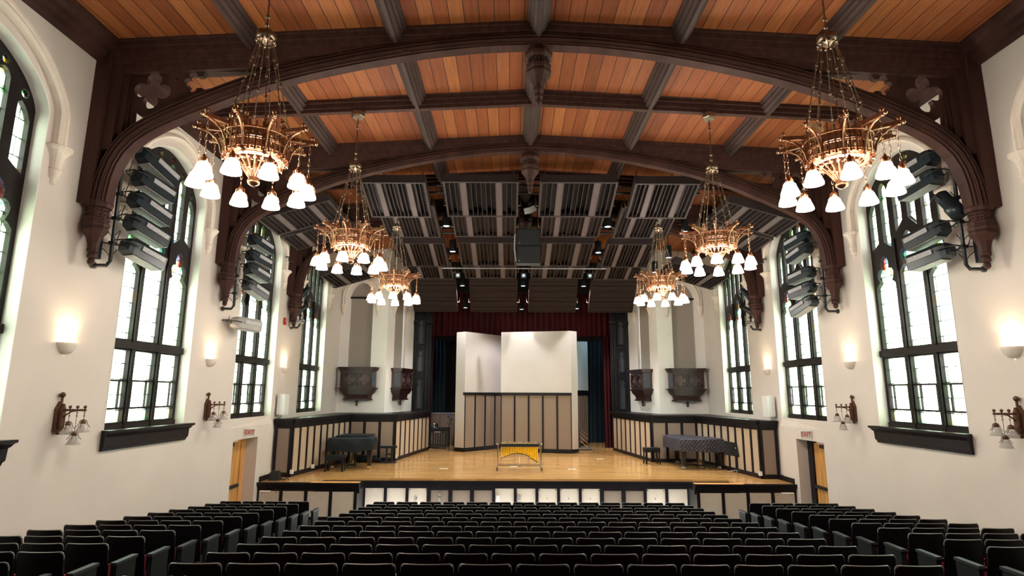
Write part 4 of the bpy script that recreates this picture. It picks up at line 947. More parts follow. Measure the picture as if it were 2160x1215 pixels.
# bracket lanterns, unlit
def bracket(s, y, lab):
    t_ = thing('bracket_lantern', lab, 'wall light', (s * HW, y, 2.70), group='unlit bracket lanterns')
    k = -s
    b = MB(); pl = [(-.07, .02), (.07, .02), (.075, .38), (.0, .50), (-.075, .38)]
    b.prism(pl, .06, Matrix(((0, 0, k, 0), (1, 0, 0, 0), (0, 1, 0, 0), (0, 0, 0, 1))))
    b.prism([(x * .62, z * .84 + .04) for x, z in pl], .11, Matrix(((0, 0, k, 0), (1, 0, 0, 0), (0, 1, 0, 0), (0, 0, 0, 1))))
    b.tube([(k * .05, 0, .48), (k * .05, 0, .56)], .02, 6); b.ball((k * .05, 0, .60), .045, 8); b.ball((k * .05, 0, .0), .03, 8)
    b.build('backplate', 'bronze', t_)
    b = MB().bar((k * .08, 0, .36), (k * .46, 0, .36), .025, .035)
    b.tube([(k * .08, 0, .20), (k * .14, 0, .28), (k * .22, 0, .335), (k * .30, 0, .35)], .012, 6)
    for x in (.20, .32, .44): b.ball((k * x, 0, .41), .026, 6); b.tube([(k * x, 0, .36), (k * x, 0, .40)], .010, 6)
    b.build('arm', 'bronze', t_)
    for x, dz in ((.20, 0), (.32, -.16), (.44, .03)):
        b = MB(); zt = .18 + dz
        b.tube([(k * x, 0, .35), (k * x, 0, zt)], .004, 5)
        for j in range(2): b.tube([(k * x + .018 * cos(q), 0, .32 - .05 * j + .02 * sin(q)) for q in [m_ * pi / 2 for m_ in range(4)]], .004, 4, closed=True)
        b.lathe([(.012, zt + .01), (.03, zt - .01), (.045, zt - .05), (.04, zt - .06)], 8, c=(k * x, 0, 0))
        for j in range(4):
            q = j * pi / 2 + .3; v = Vector((cos(q), sin(q), 0)); pc = Vector((k * x, 0, 0))
            b.tube([pc + v * .03 + Vector((0, 0, zt)), pc + v * .055 + Vector((0, 0, zt - .03)), pc + v * .06 + Vector((0, 0, zt - .07)), pc + v * .10 + Vector((0, 0, zt - .12))], .005, 4)
        b.build('lamp_holder', 'bronze', t_)
        MB().lathe([(.035, zt - .06), (.055, zt - .09), (.075, zt - .14), (.105, zt - .20), (.10, zt - .20), (.05, zt - .09)], 14, c=(k * x, 0, 0), cap=False).build('shade', 'frosted_glass', t_, label='unlit frosted glass shade')
for k, y in enumerate((9.52, 14.12)):
    for s in (-1, 1): bracket(s, y, 'unlit bronze bracket lantern with three glass shades on the %s wall, %s the camera' % (SIDE[s], ['nearer', 'farther from'][k]))

# theatre lights on poles beside the corbels
def stage_light(p0, p1, lab, pale=False, short=False, grp='side wall theatre lights'):
    p0 = Vector(p0); p1 = Vector(p1); d = (p1 - p0); Ln = d.length; d.normalize(); r = d.cross(Vector((0, 0, 1))).normalized(); q = r.cross(d)
    t_ = thing('theatre_light', lab, 'theatre light', p0, group=grp)
    t_.rotation_euler = Matrix(((r.x, d.x, q.x), (r.y, d.y, q.y), (r.z, d.z, q.z))).to_euler()
    m = 'stone_grey' if pale else 'blue_black_metal'
    b = MB(); prs = [(0, .07, .07), (.06, .12, .12), (.16, .13, .15), (Ln - .02, .15, .16), (Ln, .14, .15)]
    vs = []
    for y, w, h in prs: vs += [(-w, y, -h), (w, y, -h), (w, y, h * .55), (w * .6, y, h), (-w * .6, y, h), (-w, y, h * .55)]
    b.add(vs, [(i * 6 + j, i * 6 + (j + 1) % 6, (i + 1) * 6 + (j + 1) % 6, (i + 1) * 6 + j) for i in range(len(prs) - 1) for j in range(6)] + [tuple(range(6))])
    b.build('housing', m, t_)
    MB().box(-.13, .13, Ln - .03, Ln - .015, -.11, .10).build('lens', 'clear_plastic', t_)
    b = MB()
    for g in (-1, 1): b.box(g * .158, g * .135, Ln * .34, Ln * .94, -.02, .07)
    b.build('label_strip', 'label_grey', t_, label='pale grey label strip')
    MB().box(-.125, .125, Ln * .2, Ln * .95, -.172, -.160).build('reflector_plate', 'stone_grey', t_, label='bright metal underside')
    b = MB(); b.tube([(-.17, .18, 0), (-.17, .02, .0), (-.10, -.10, 0), (.10, -.10, 0), (.17, .02, 0), (.17, .18, 0)], .013, 6); b.build('yoke', 'black_metal', t_)
    b = MB(); b.tube([(0, .02, 0), (.03, -.10, -.12), (.10, -.18, -.05), (.16, -.22, .10)], .008, 5); b.build('cable', 'cable_black', t_)
    return t_
def spot(p0, p1, lab, m='blue_black_metal', R=.085):
    p0 = Vector(p0); p1 = Vector(p1); d = (p1 - p0); Ln = d.length; d.normalize(); r = d.cross(Vector((0, 0, 1)))
    r = r.normalized() if r.length > .01 else Vector((1, 0, 0)); q = r.cross(d)
    t_ = thing('spotlight', lab, 'spotlight', p0, group='spotlights on the poles'); t_.rotation_euler = Matrix(((r.x, q.x, d.x), (r.y, q.y, d.y), (r.z, q.z, d.z))).to_euler()
    MB().lathe([(R * .5, 0), (R * .95, .04), (R, .10), (R, Ln * .55), (R * 1.15, Ln * .6), (R * 1.15, Ln), (R, Ln)], 14).build('housing', m, t_)
    MB().lathe([(.001, Ln - .02), (R, Ln - .018)], 14).build('lens', 'clear_plastic', t_)
    MB().tube([(-R - .02, 0, Ln * .3), (-R - .02, -.02, Ln * .1), (0, -R * 1.5, 0), (R + .02, -.02, Ln * .1), (R + .02, 0, Ln * .3)], .012, 6).build('yoke', 'black_metal', t_)
def pole(s, y, z0, z1, x, lab, trunk=(5.6, 7.4)):
    t_ = thing('lighting_pole', lab, 'lighting pole', (s * x, y, z0))
    b = MB(); h = z1 - z0; b.tube([(s * (HW - x - .005), -.02, -.0), (s * .06, 0, -.0), (0, 0, .08), (0, 0, h)], .032, 10); b.lathe([(.06, 0), (.06, .03)], 10, M=Matrix.Translation((s * (HW - x - .03), -.02, 0)) @ Matrix.Rotation(pi / 2, 4, 'Y'))
    b.build('pipe', 'black_metal', t_)
    for z in (.4, .85, 1.3):
        b = MB(); b.tube([(0, 0, z), (s * (HW - x - .003), -.05, z)], .012, 6); b.box(-.045, .045, -.045, .045, z - .03, z + .03); b.build('clamp', 'black_metal', t_)
    MB().box(s * (HW - x - .16), s * (HW - x - .04), -.16, -.04, trunk[0] - z0, trunk[1] - z0).build('cable_trunk', 'black_metal', t_)
    for z in (.35, .7, 1.1, 1.5):
        MB().tube([(s * (HW - x - .1), -.08, z), (s * .1, .02, z - .10), (s * .05, .05, z - .2), (-s * .04, .08, z - .05)], .008, 5).build('cable', 'cable_black', t_)
for k, y in enumerate((T[0] + .36, T[1] + .34, T[2] + .34)):
    for s in (-1, 1): pole(s, y, (5.52, 5.42, 5.46)[k], (7.75, 7.4, 6.9)[k], 7.48, 'black vertical lighting pole beside the %s corbel of the %s arch' % (SIDE[s], ['nearest', 'middle', 'farthest'][k]), trunk=(5.62, 7.6) if k == 0 else (5.6, 7.2))
POSN = ['topmost', 'second from top', 'third from top', 'fourth from top', 'lowest']
def PP(s, k, arr, y0, ln):
    for i, (xa, za, xb, zb) in enumerate(arr):
        stage_light((s * xa, y0, za), (s * xb, y0 + ln, zb), 'dark box theatre light, %s pole of %s arch, %s' % (SIDE[s], ['nearest', 'middle'][k], POSN[i]))
PP(-1, 0, [(7.30, 7.72, 7.08, 7.40), (7.34, 7.27, 7.12, 7.08), (7.36, 6.86, 7.14, 6.62), (7.38, 6.43, 7.14, 6.20), (7.40, 5.97, 7.16, 5.76)], 9.98, .78)
PP(-1, 1, [(7.30, 7.36, 7.10, 7.20), (7.32, 6.92, 7.10, 6.78), (7.34, 6.58, 7.12, 6.40), (7.34, 6.16, 7.12, 5.92)], 14.6, .78)
stage_light((-7.55, 14.55, 5.12), (-7.2, 15.3, 5.08), 'pale grey theatre light hanging alone below the left pole of the middle arch', pale=True)
MB().tube([(0, 0, -.03), (.02, -.1, .02), (-.19, -.14, .02)], .015, 6).build('wall_arm', 'black_metal', [o for o in COL.objects if o.name.startswith('theatre_light') and 'alone' in o['label']][0])
PP(1, 0, [(7.34, 7.72, 7.16, 7.58), (7.36, 7.36, 7.16, 7.20)], 9.98, .78)
stage_light((7.36, 9.98, 6.38), (7.16, 10.76, 6.20), 'dark box theatre light, right pole of nearest arch, just under the tilted spotlight')
stage_light((7.40, 9.98, 5.94), (7.18, 10.76, 5.82), 'dark box theatre light, right pole of nearest arch, lowest')
spot((7.28, 9.98, 6.95), (7.16, 10.25, 6.45), 'dark tilted tubular spotlight pointing down on the right pole of the nearest arch', R=.12)
PP(1, 1, [(7.32, 7.50, 7.12, 7.36), (7.34, 7.20, 7.14, 6.98), (7.36, 6.54, 7.14, 6.42), (7.34, 6.14, 7.12, 6.02), (7.34, 5.80, 7.12, 5.52)], 14.6, .78)
for s in (-1, 1):
    spot((s * 7.3, 19.15, 6.85), (s * 7.05, 19.35, 6.42), 'small dark spotlight on the %s pole of the farthest arch, topmost' % SIDE[s])
    spot((s * 7.3, 19.15, 6.22), (s * 7.02, 19.35, 5.96), 'small dark spotlight on the %s pole of the farthest arch, middle' % SIDE[s])
    spot((s * 7.36, 19.15, 5.70), (s * 6.96, 19.4, 5.56), 'small dark spotlight on the %s pole of the farthest arch, lowest' % SIDE[s], m='stone_grey')

# cylinder downlights between the reflectors, lit
DL = [(-2.57, 17.9, 8.62), (2.62, 17.9, 8.62), (-2.57, 20.0, 8.30), (2.62, 20.0, 8.28), (-2.57, 24.3, 7.86), (.03, 24.3, 7.86), (2.62, 24.3, 7.86), (-2.55, 25.9, 7.14), (.0, 25.9, 7.08), (2.5, 25.9, 7.12), (5.05, 17.75, 8.42), (5.05, 19.75, 8.05), (4.95, 21.3, 7.85)]
DN = ['left, foremost', 'right of the middle, foremost', 'left, over the third reflector row', 'right of the middle, over the third reflector row', 'left, before the steep reflectors', 'centre, before the steep reflectors', 'right, before the steep reflectors', 'left, behind the steep reflectors', 'centre, behind the steep reflectors', 'right, behind the steep reflectors', 'far right, foremost', 'far right, second', 'far right, third']
d0 = None
for (x, y, z), nm in zip(DL, DN):
    lab = 'black cylinder downlight with bright lens, ' + nm
    if d0 is None:
        d0 = thing('cylinder_downlight', lab, 'downlight', (x, y, z), group='cylinder downlights')
        MB().lathe([(.115, 0), (.115, .42), (.06, .44), (.001, .44)], 18, cap=False).lathe([(.10, .01), (.10, .1)], 18, cap=False).build('housing', 'blue_black_metal', d0)
        MB().lathe([(.001, .025), (.098, .02)], 18).build('lens', 'downlight_lens', d0, label='glowing lens'); MB().tube([(0, 0, .43), (0, 0, 1.12)], .012, 6).build('stem', 'black_metal', d0)
    else:
        d1 = dup(d0, (x, y, z), 0, lab)
        for c_ in d1.children:
            if c_.name.startswith('stem'): c_.data = MB().tube([(0, 0, .43), (0, 0, ceil_z(x) - z)], .012, 6).mesh('stem', 'black_metal')
    lamp('downlight_beam', 'SPOT', (x, y, z - .01), 320 if y > 22 else (100 if y < 18.5 else 330), (1, .97, .94), .08, spot=radians(125 if y > 22 else 80), blend=.6)
# small square floodlights hanging in the gaps
for x, nm in ((-2.68, 'left'), (.03, 'centre'), (2.76, 'right')):
    t_ = thing('square_floodlight', 'small square silver floodlight hanging in the reflector gap, %s' % nm, 'floodlight', (x, 23.3, 8.12), group='square floodlights')
    MB().box(-.10, .10, -.06, .08, -.09, .09).build('housing', 'silver_metal', t_); MB().lathe([(.06, -.075), (.065, -.06), (.001, -.062)], 12, M=Matrix.Rotation(0, 4, 'X')).build('lens', 'camera_glow', t_) if 0 else MB().lathe([(.001, 0), (.06, 0), (.065, .015)], 14, M=Matrix.Translation((0, -.075, 0)) @ Matrix.Rotation(-pi / 2, 4, 'X')).build('lens', 'camera_glow', t_, label='pale blue lens')
    MB().tube([(-.11, 0, 0), (-.11, 0, .13), (.11, 0, .13), (.11, 0, 0)], .01, 6).tube([(0, 0, .13), (0, 0, 1.6)], .01, 6).build('yoke', 'dull_brass', t_)
t_ = thing('lighting_batten', 'long thin horizontal batten pipe hanging below the reflectors', 'pipe', (0, 21.2, 7.97))
MB().tube([(-3.1, 0, 0), (3.1, 0, 0)], .028, 10).build('pipe', 'silver_metal', t_)
for x in (-2.6, 2.6): MB().tube([(x, 0, 0), (x, 0, 1.76)], .008, 5).build('hanger', 'black_metal', t_)
# speaker cluster
for z, nm, ch in ((8.02, 'upper', 0), (7.44, 'lower', 1)):
    t_ = thing('hanging_loudspeaker', 'black loudspeaker cabinet hanging in the middle gap, %s of the pair' % nm, 'loudspeaker', (.08, 18.2, z))
    MB().box(-.38, .38, -.18, .22, .01, .575).build('cabinet', 'black_metal', t_); MB().box(-.35, .35, -.195, -.18, .04, .545).build('grille', 'speaker_grille', t_)
    MB().box(-.33, -.27, -.20, -.195, .07, .10).build('badge', 'silver_metal', t_)
    if not ch: MB().tube([(-.3, 0, .575), (-.3, 0, 1.85)], .012, 6).tube([(.3, 0, .575), (.3, 0, 1.85)], .012, 6).build('hanger', 'black_metal', t_)
    else: MB().tube([(-.40, 0, .1), (-.47, -.05, .5), (-.46, -.05, .9), (-.40, 0, 1.2)], .012, 6).tube([(-.40, 0, .15), (-.44, -.06, .55), (-.43, -.05, 1.1)], .01, 6).build('cable', 'cable_white', t_, label='pale looping cables')
# projector like moving light under the ridge
t_ = thing('moving_light', 'silver and black moving light hanging under the ridge beam', 'spotlight', (.15, 16.95, 8.92)); t_.rotation_euler = (radians(28), radians(0), radians(-32))
MB().box(-.10, .10, -.34, .12, -.09, .09).build('body', 'stone_grey', t_); MB().box(-.04, .04, -.27, -.18, -.10, -.088).build('panel', 'white_paint', t_); MB().lathe([(.12, 0), (.14, .05), (.14, .2), (.10, .24)], 14, c=(0, .1, -.0), M=None).build('base', 'black_metal', t_)
MB().tube([(0, .1, .2), (0, .3, .5), (.0, .5, .85)], .015, 6).build('hanger', 'black_metal', t_)

# white wall loudspeakers, fire alarm
for s in (-1, 1):
    t_ = thing('wall_loudspeaker', 'flat white loudspeaker standing against the %s wall above the panelled enclosure' % SIDE[s], 'loudspeaker', (s * 7.60, 18.45, 2.56))
    MB().box(-.10, .10, -.20, .20, .10, .74).build('cabinet', 'white_paint', t_); MB().box(-.115, .115, -.215, -.20, .12, .72).build('grille', 'white_paint', t_)
    MB().tube([(0, -.1, .12), (0, -.13, .02), (.05 * s, -.25, .01)], .008, 5).build('cable', 'cable_black', t_)
t_ = thing('fire_alarm', 'small red fire alarm box high on the left wall between two windows', 'alarm', (-HW, 18.46, 5.6))
MB().box(0, .06, -.07, .07, -.11, .11).build('box', 'alarm_red', t_); MB().box(.06, .075, -.045, .045, -.02, .08).build('strobe', 'clear_plastic', t_)
for s in (-1, 1):
    for k, c in ((3, WIN[3] + 1.4), (4, WIN[4] + 1.4)):
        tag(MB().tube([(s * 7.7, c - .05, 7.62), (s * 7.60, c - .05, 7.62), (s * 7.60, c - .05, 7.50), (s * 7.52, c + .15, 7.50)], .025, 8).build('reflector_bracket', 'black_metal'), 'short bent black pipe bracket high on the %s wall, %s' % (SIDE[s], ['above the exit door window', 'nearest the stage'][k - 3]), 'bracket')

# unseen bluish fill lamps, added to brighten boards and drapes behind the stage
for x_, y_ in ((4.6, 29.2), (-5.6, 29.3)): lamp('backstage_fill_light', 'POINT', (x_, y_, 6.4), 28, (.6, .85, 1), .15)

# added spot lamps by the middle poles, only to brighten the opposite white walls
for s in (-1, 1):
    o = lamp('theatre_light_beam', 'SPOT', (s * 6.98, 15.62, 6.75), 1100, (1, .96, .93), .08, spot=radians(34), blend=1.0)
    o.rotation_euler = (Vector((-s * 6.7, 24.6, 5.0)) - o.location).to_track_quat('-Z', 'Y').to_euler()
# ================================================================== things on the stage
def grand_piano(lab, loc, rot, cover, side_m, quilt=False):
    t_ = thing('grand_piano', lab, 'piano', loc, rot)          # origin at floor under the middle of the keyboard; body runs to +y
    out = [(-.76, 0), (.76, 0), (.76, .55), (.66, .95), (.42, 1.35), (.25, 1.75), (.05, 2.05), (-.25, 2.16), (-.55, 2.10), (-.74, 1.9)]
    b = MB(); b.prism([(x * .97, y * .97 + .03) for x, y in out], .30, Matrix.Translation((0, 0, .66))); b.build('case', 'piano_black', t_)
    # draped cover with a sagging hem
    P = []; 
    for i in range(len(out)):
        a, c = Vector(out[i]), Vector(out[(i + 1) % len(out)]); m = max(2, int((c - a).length / .12))
        P += [tuple(a.lerp(c, j / m)) for j in range(m)]
    n = len(P); vs = []; cx, cy = 0, .95; ring = [(.80, 1.03), (.97, 1.025), (1.0, 1.0), (1.015, .85), (1.02, .70)]
    for r, z in ring:
        for i, (x, y) in enumerate(P):
            zz = z; w = 0
            if z < .9: w = .012 * sin(i * 1.1)
            if z == .70: zz = .60 + .035 * sin(i * .55) + (.05 if y < .1 and not quilt and x > .3 else 0) - (.04 if y < .1 and not quilt and x < .2 else 0)
            vs.append((cx + (x - cx) * (r + w), cy + (y - cy) * (r + w), zz))
    fs = [(k * n + i, k * n + (i + 1) % n, (k + 1) * n + (i + 1) % n, (k + 1) * n + i) for k in range(len(ring) - 1) for i in range(n)] + [tuple(range(n))[::-1]]
    MB().add(vs, fs, False).build('cover', cover, t_, label='draped fabric cover')
    if not quilt: MB().box(-.62, .48, .42, 1.5, 1.03, 1.075).build('folded_flap', cover, t_)
    for x, y in ((-.62, .18), (.62, .18), (-.30, 1.75)):
        b = MB(); b.add([(x + g * a, y + h * a, z) for z, a in ((.66, .085), (.12, .055)) for g, h in ((-1, -1), (1, -1), (1, 1), (-1, 1))], [(0, 1, 2, 3), (4, 7, 6, 5)] + [(i, (i + 1) % 4, 4 + (i + 1) % 4, 4 + i) for i in range(4)])
        b.build('leg', 'piano_black', t_)
        b = MB(); b.lathe([(.045, -.015), (.055, 0), (.045, .015)], 10, M=Matrix.Translation((x - .04, y, .056)) @ Matrix.Rotation(pi / 2, 4, 'Y')).lathe([(.045, -.015), (.055, 0), (.045, .015)], 10, M=Matrix.Translation((x + .04, y, .056)) @ Matrix.Rotation(pi / 2, 4, 'Y')).box(x - .03, x + .03, y - .03, y + .03, .04, .13)
        b.build('caster', 'gold_bar' if not quilt else 'silver_metal', t_)
    b = MB().box(-.12, -.085, .28, .33, .12, .66).box(.085, .12, .28, .33, .12, .66).box(-.14, .14, .24, .36, .08, .15); b.build('pedal_lyre', 'piano_black', t_)
    b = MB()
    for x in (-.05, .0, .05): b.tube([(x, .30, .15), (x, .30, .64)], .006, 5); b.box(x - .014, x + .014, .12, .26, .08, .095)
    b.build('pedal', 'gold_bar', t_)
    return t_
grand_piano('grand piano under a dark teal cloth cover on the left of the stage', (-5.85, 20.0, SZ), 0, 'teal_cover', None)
p_ = grand_piano('grand piano under a quilted dark purple grey cover on the right of the stage', (6.05, 20.25, SZ), .06, 'quilted_cover', None, True)
b = MB()
for (x, y) in ((-.55, .3), (.55, .3), (-.25, 1.75)): b.tube([(0, .85, .1), (x, y, .1)], .025, 6)
b.build('dolly', 'black_metal', p_)
def bench(lab, loc, rot, w=.6, h=.48, m='piano_black', pad=True, cat='bench', d=.36):
    t_ = thing('piano_bench', lab, cat, loc, rot)
    MB().box(-w / 2, w / 2, -d / 2, d / 2, h - .13, h - .05).build('apron', m, t_)
    b = MB(); b.box(-w / 2, w / 2, -d / 2, d / 2, h - .05, h + .03); b.build('seat_pad', 'teal_cover', t_)
    for gx in (-1, 1):
        for gy in (-1, 1):
            MB().bar((gx * (w / 2 - .04), gy * (d / 2 - .04), h - .12), (gx * (w / 2 - .02), gy * (d / 2 - .03), 0.0), .05, .05).build('leg', m, t_)
    return t_
bench('black padded piano bench in front of the left grand piano', (-6.22, 19.66, SZ), 0)
bench('black bench at the left edge of the quilted piano', (4.72, 22.0, SZ), .1, w=.55, h=.55)
t_ = thing('stool', 'slim black keyboard stool by the left panelled enclosure', 'stool', (-4.98, 22.0, SZ))
MB().box(-.30, .30, -.15, .15, .53, .60).build('seat', 'teal_cover', t_); MB().box(-.09, -.03, -.04, .04, .02, .54).box(.10, .16, -.04, .04, .02, .54).box(-.09, .16, -.02, .02, .28, .33).build('post', 'black_metal', t_); MB().box(-.28, .30, -.16, .16, 0, .03).build('foot', 'black_metal', t_)
tag(MB().tube([(-6.0, 22.1, SZ + .09), (-5.25, 22.1, SZ + .09)], .085, 10).build('rolled_bag', 'teal_cover'), 'dark rolled bag lying against the enclosure behind the left piano', 'bag')
tag(MB().box(-6.5, -5.5, 22.2, 22.4, SZ, SZ + .24).box(-6.4, -6.3, 22.15, 22.2, SZ + .1, SZ + .2).build('equipment_case', 'black_metal'), 'low black equipment case behind the left piano', 'case')
# music stand
t_ = thing('music_stand', 'black music stand with wide desk beside the quilted piano', 'music stand', (6.86, 19.5, SZ))
b = MB(); dsk = [(-.30, .58), (.22, .50), (.26, .92), (-.26, 1.02)]
b.prism(dsk, .012, Matrix(((1, 0, 0, -.02), (0, .25, 1, -.10), (0, 1, 0, 0), (0, 0, 0, 1)))); b.build('desk', 'black_metal', t_)
MB().tube([(0, 0, .08), (0, 0, .80)], .014, 8).build('pole', 'black_metal', t_); MB().lathe([(.001, -.02), (.03, 0), (.001, .02)], 8, c=(0, -.06, .80)).build('clamp', 'silver_metal', t_)
b = MB()
for a in (.3, 2.4, 4.5): b.tube([(0, 0, .10), (.15 * cos(a), .15 * sin(a), .07), (.27 * cos(a), .27 * sin(a), .012)], .012, 6)
b.build('foot', 'silver_metal', t_)
# vibraphone
t_ = thing('vibraphone', 'vibraphone with a row of yellow resonator tubes at the centre of the stage', 'vibraphone', (-.18, 20.15, SZ))
for s in (-1, 1):
    b = MB().tube([(s * .72, -.28, .09), (s * .72, -.28, .86)], .018, 8).tube([(s * .72, .28, .09), (s * .72, .28, .86)], .018, 8).tube([(s * .72, -.30, .16), (s * .72, .30, .16)], .018, 8).ball((s * .735, -.30, .87), .03, 8)
    b.build('end_frame', 'chrome', t_)
    for y in (-.28, .28):
        b = MB().lathe([(.045, -.018), (.062, -.012), (.062, .012), (.045, .018)], 12, M=Matrix.Translation((s * .74, y, .062)) @ Matrix.Rotation(pi / 2, 4, 'Y')); b.build('caster', 'teal_cover', t_)
b = MB().box(-.72, .72, .16, .20, .13, .17).tube([(-.72, -.28, .17), (.72, -.28, .17)], .016, 8).box(-.06, .06, -.30, -.10, .14, .16); b.tube([(0, -.2, .16), (0, -.1, .62)], .005, 5)
b.build('cross_bar', 'chrome', t_)
MB().box(-.66, .66, -.30, -.26, .78, .86).box(-.66, .66, .20, .24, .78, .86).build('rail', 'blue_black_metal', t_)
w0 = 0
for i in range(22):
    x = -.60 + 1.19 * i / 21; f = abs((i - 9.5) / 11.5); ln = .22 + .24 * f ** 1.7 + (.04 if i > 16 else 0); r = .019 + .009 * i / 21
    MB().lathe([(r, 0), (r, ln), ], 10, c=(x, -.22, .79 - ln)).build('resonator_tube', 'yellow_tube', t_, label='yellow resonator tube'); MB().lathe([(r * 1.05, -.02), (r * 1.06, .008)], 10, c=(x, -.22, .79 - ln)).build('tube_stopper', 'black_metal', t_)
    MB().box(x - .022, x + .022, -.26 + .006 * i * .5, .0, .865, .88).build('note_bar', 'gold_bar', t_)
for i in range(15):
    x = -.56 + 1.1 * i / 14
    if i % 7 in (2, 6): continue
    MB().box(x - .02, x + .02, .03, .22, .885, .90).build('note_bar', 'gold_bar', t_)

# backstage left: cabinet, drums, percussion table
t_ = thing('storage_cabinet', 'beige storage cabinet behind the drums on the left of the stage', 'cabinet', (-4.0, 29.7, SZ))
MB().box(-.75, .75, -.2, .3, 0, 1.50).build('body', 'taupe_panel', t_); MB().box(-.78, .78, -.23, .33, 1.50, 1.55).build('top', 'stone_grey', t_); MB().box(-.01, .01, -.215, -.2, .05, 1.45).box(.55, .60, -.24, -.2, 1.2, 1.28).build('door_gap', 'black_metal', t_)
t_ = thing('keyboard_cart', 'wheeled percussion cart with dark cover and hanging metal bars beside the left shell tower', 'percussion cart', (-3.75, 27.6, SZ))
MB().box(-.58, .42, -.3, .3, .86, .95).build('cover', 'teal_cover', t_)
MB().box(-.56, -.50, -.28, .28, .08, .86).box(.36, .42, -.28, .28, .08, .86).box(-.5, .36, -.26, -.22, .1, .16).build('frame', 'black_metal', t_)
b = MB()
for i in range(6): b.tube([(-.34 + i * .11, -.3, .22), (-.34 + i * .11, -.3, .72)], .008, 6)
MB().box(-.52, .38, -.22, .28, .10, .84).build('cabinet_body', 'black_metal', t_)
b.build('hanging_bar', 'dull_brass', t_); MB().box(-.22, .05, -.31, -.30, .74, .78).build('name_plate', 'stone_grey', t_)
for x in (-.52, .38): MB().lathe([(.03, -.015), (.045, 0), (.03, .015)], 10, M=Matrix.Translation((x, -.26, .045)) @ Matrix.Rotation(pi / 2, 4, 'Y')).build('caster', 'silver_metal', t_)
t_ = thing('tom_drum', 'small dark drum standing on the percussion cart', 'drum', (-3.95, 27.55, SZ + .952))
MB().lathe([(.11, 0), (.11, .17)], 18).build('shell', 'black_metal', t_); MB().lathe([(.118, .165), (.118, .185)], 18).lathe([(.118, 0), (.118, .02)], 18).build('hoop', 'chrome', t_)
t_ = thing('bass_drum', 'blue sparkle drum on the floor at the left end of the percussion cart', 'drum', (-4.12, 28.4, SZ))
M_1 = Matrix.Translation((0, 0, .36)) @ Matrix.Rotation(pi / 2, 4, 'X')
MB().lathe([(.34, -.16), (.34, .16)], 22, M=M_1).build('shell', 'blue_plastic', t_); MB().lathe([(.355, .14), (.355, .18)], 22, M=M_1).build('hoop', 'chrome', t_)
b = MB()
for i in range(6): a = i * pi / 3 + .3; b.bar((.35 * cos(a), -.16, .36 + .35 * sin(a)), (.35 * cos(a), .1, .36 + .35 * sin(a)), .02, .02)
b.build('lug', 'chrome', t_)
t_ = thing('mallet_stand', 'black wire stand holding a bright blue headed mallet', 'stand', (-3.46, 28.6, SZ))
MB().tube([(0, 0, 0), (0, 0, 1.15)], .012, 6).tube([(-.12, 0, 1.05), (0, 0, 1.30), (.12, 0, 1.05), (-.12, 0, 1.05)], .01, 6).tube([(-.2, 0, .0), (0, 0, .2), (.2, 0, 0)], .012, 6).build('wire_frame', 'black_metal', t_)
MB().tube([(.08, 0, 1.1), (-.02, 0, 1.40)], .008, 5).build('mallet_handle', 'black_metal', t_); MB().ball((-.03, 0, 1.43), .07, 10).build('mallet_head', 'blue_plastic', t_)
t_ = thing('gig_bag', 'black peaked instrument bag leaning beside the blue headed mallet', 'bag', (-3.05, 28.9, SZ))
MB().add([(-.2, -.1, 0), (.2, -.1, 0), (.2, .1, 0), (-.2, .1, 0), (-.17, -.08, 1.30), (.12, -.08, 1.12), (.12, .08, 1.12), (-.17, .08, 1.30)], [(0, 1, 2, 3), (4, 7, 6, 5), (0, 4, 5, 1), (1, 5, 6, 2), (2, 6, 7, 3), (3, 7, 4, 0)]).build('bag_body', 'black_drape', t_); MB().tube([(-.15, -.08, 1.2), (-.05, -.12, 1.36), (.05, -.08, 1.18)], .012, 6).build('handle', 'black_metal', t_)
# nested music stand rack behind the right of the shell
for i in range(5):
    t_ = thing('nested_music_stand', 'folded chrome edged music stand in the nested row behind the shell, %s' % (['nearest', 'second', 'third', 'fourth', 'farthest'][i]), 'music stand', (2.72 + .03 * i, 27.0 + .12 * i, SZ), group='nested music stands')
    MB().bar((-.25, 0, 1.30 - .2 * i), (.26, 0, .88 - .2 * i), .014, .028).build('desk_edge', 'chrome', t_); MB().tube([(-.1, 0, .08), (-.1, 0, 1.16 - .2 * i)], .010, 6).build('pole', 'black_metal', t_)
t_ = thing('stand_cart', 'low wheeled cart under the nested music stands', 'cart', (2.85, 27.2, SZ)); MB().box(-.35, .4, -.25, .5, .05, .08).build('base', 'silver_metal', t_)
for x, y in ((-.3, -.2), (.36, -.2), (-.3, .45), (.36, .45)): MB().lathe([(.02, -.012), (.026, 0), (.02, .012)], 8, M=Matrix.Translation((x, y, .026)) @ Matrix.Rotation(pi / 2, 4, 'Y')).build('caster', 'amp_green', t_)
# small monitor speaker on the left wing
t_ = thing('monitor_speaker', 'small black monitor speaker on the floor at the far left of the stage', 'loudspeaker', (-7.38, 17.62, SZ))
MB().add([(-.14, -.1, 0), (.16, -.1, 0), (.16, .12, 0), (-.14, .12, 0), (-.10, -.04, .26), (.12, -.04, .26), (.12, .10, .26), (-.10, .10, .26)], [(0, 1, 2, 3), (4, 7, 6, 5), (0, 4, 5, 1), (1, 5, 6, 2), (2, 6, 7, 3), (3, 7, 4, 0)]).build('cabinet', 'black_metal', t_)
MB().tube([(.16, 0, .06), (.26, -.02, .01), (.36, .0, .06), (.40, .05, .02)], .018, 6).build('cable', 'cable_black', t_)
for i, (x, y) in enumerate(((-2.75, 20.4), (1.62, 20.4), (3.05, 23.5), (-.35, 21.0))):
    tag(MB().box(x - .14, x + .14, y - .05, y + .05, SZ + .001, SZ + .004).build('tape_mark', 'white_paint'), 'white tape mark on the stage floor, ' + ['left of the vibraphone', 'right of the vibraphone', 'far back on the right', 'just behind the vibraphone'][i], 'tape mark')
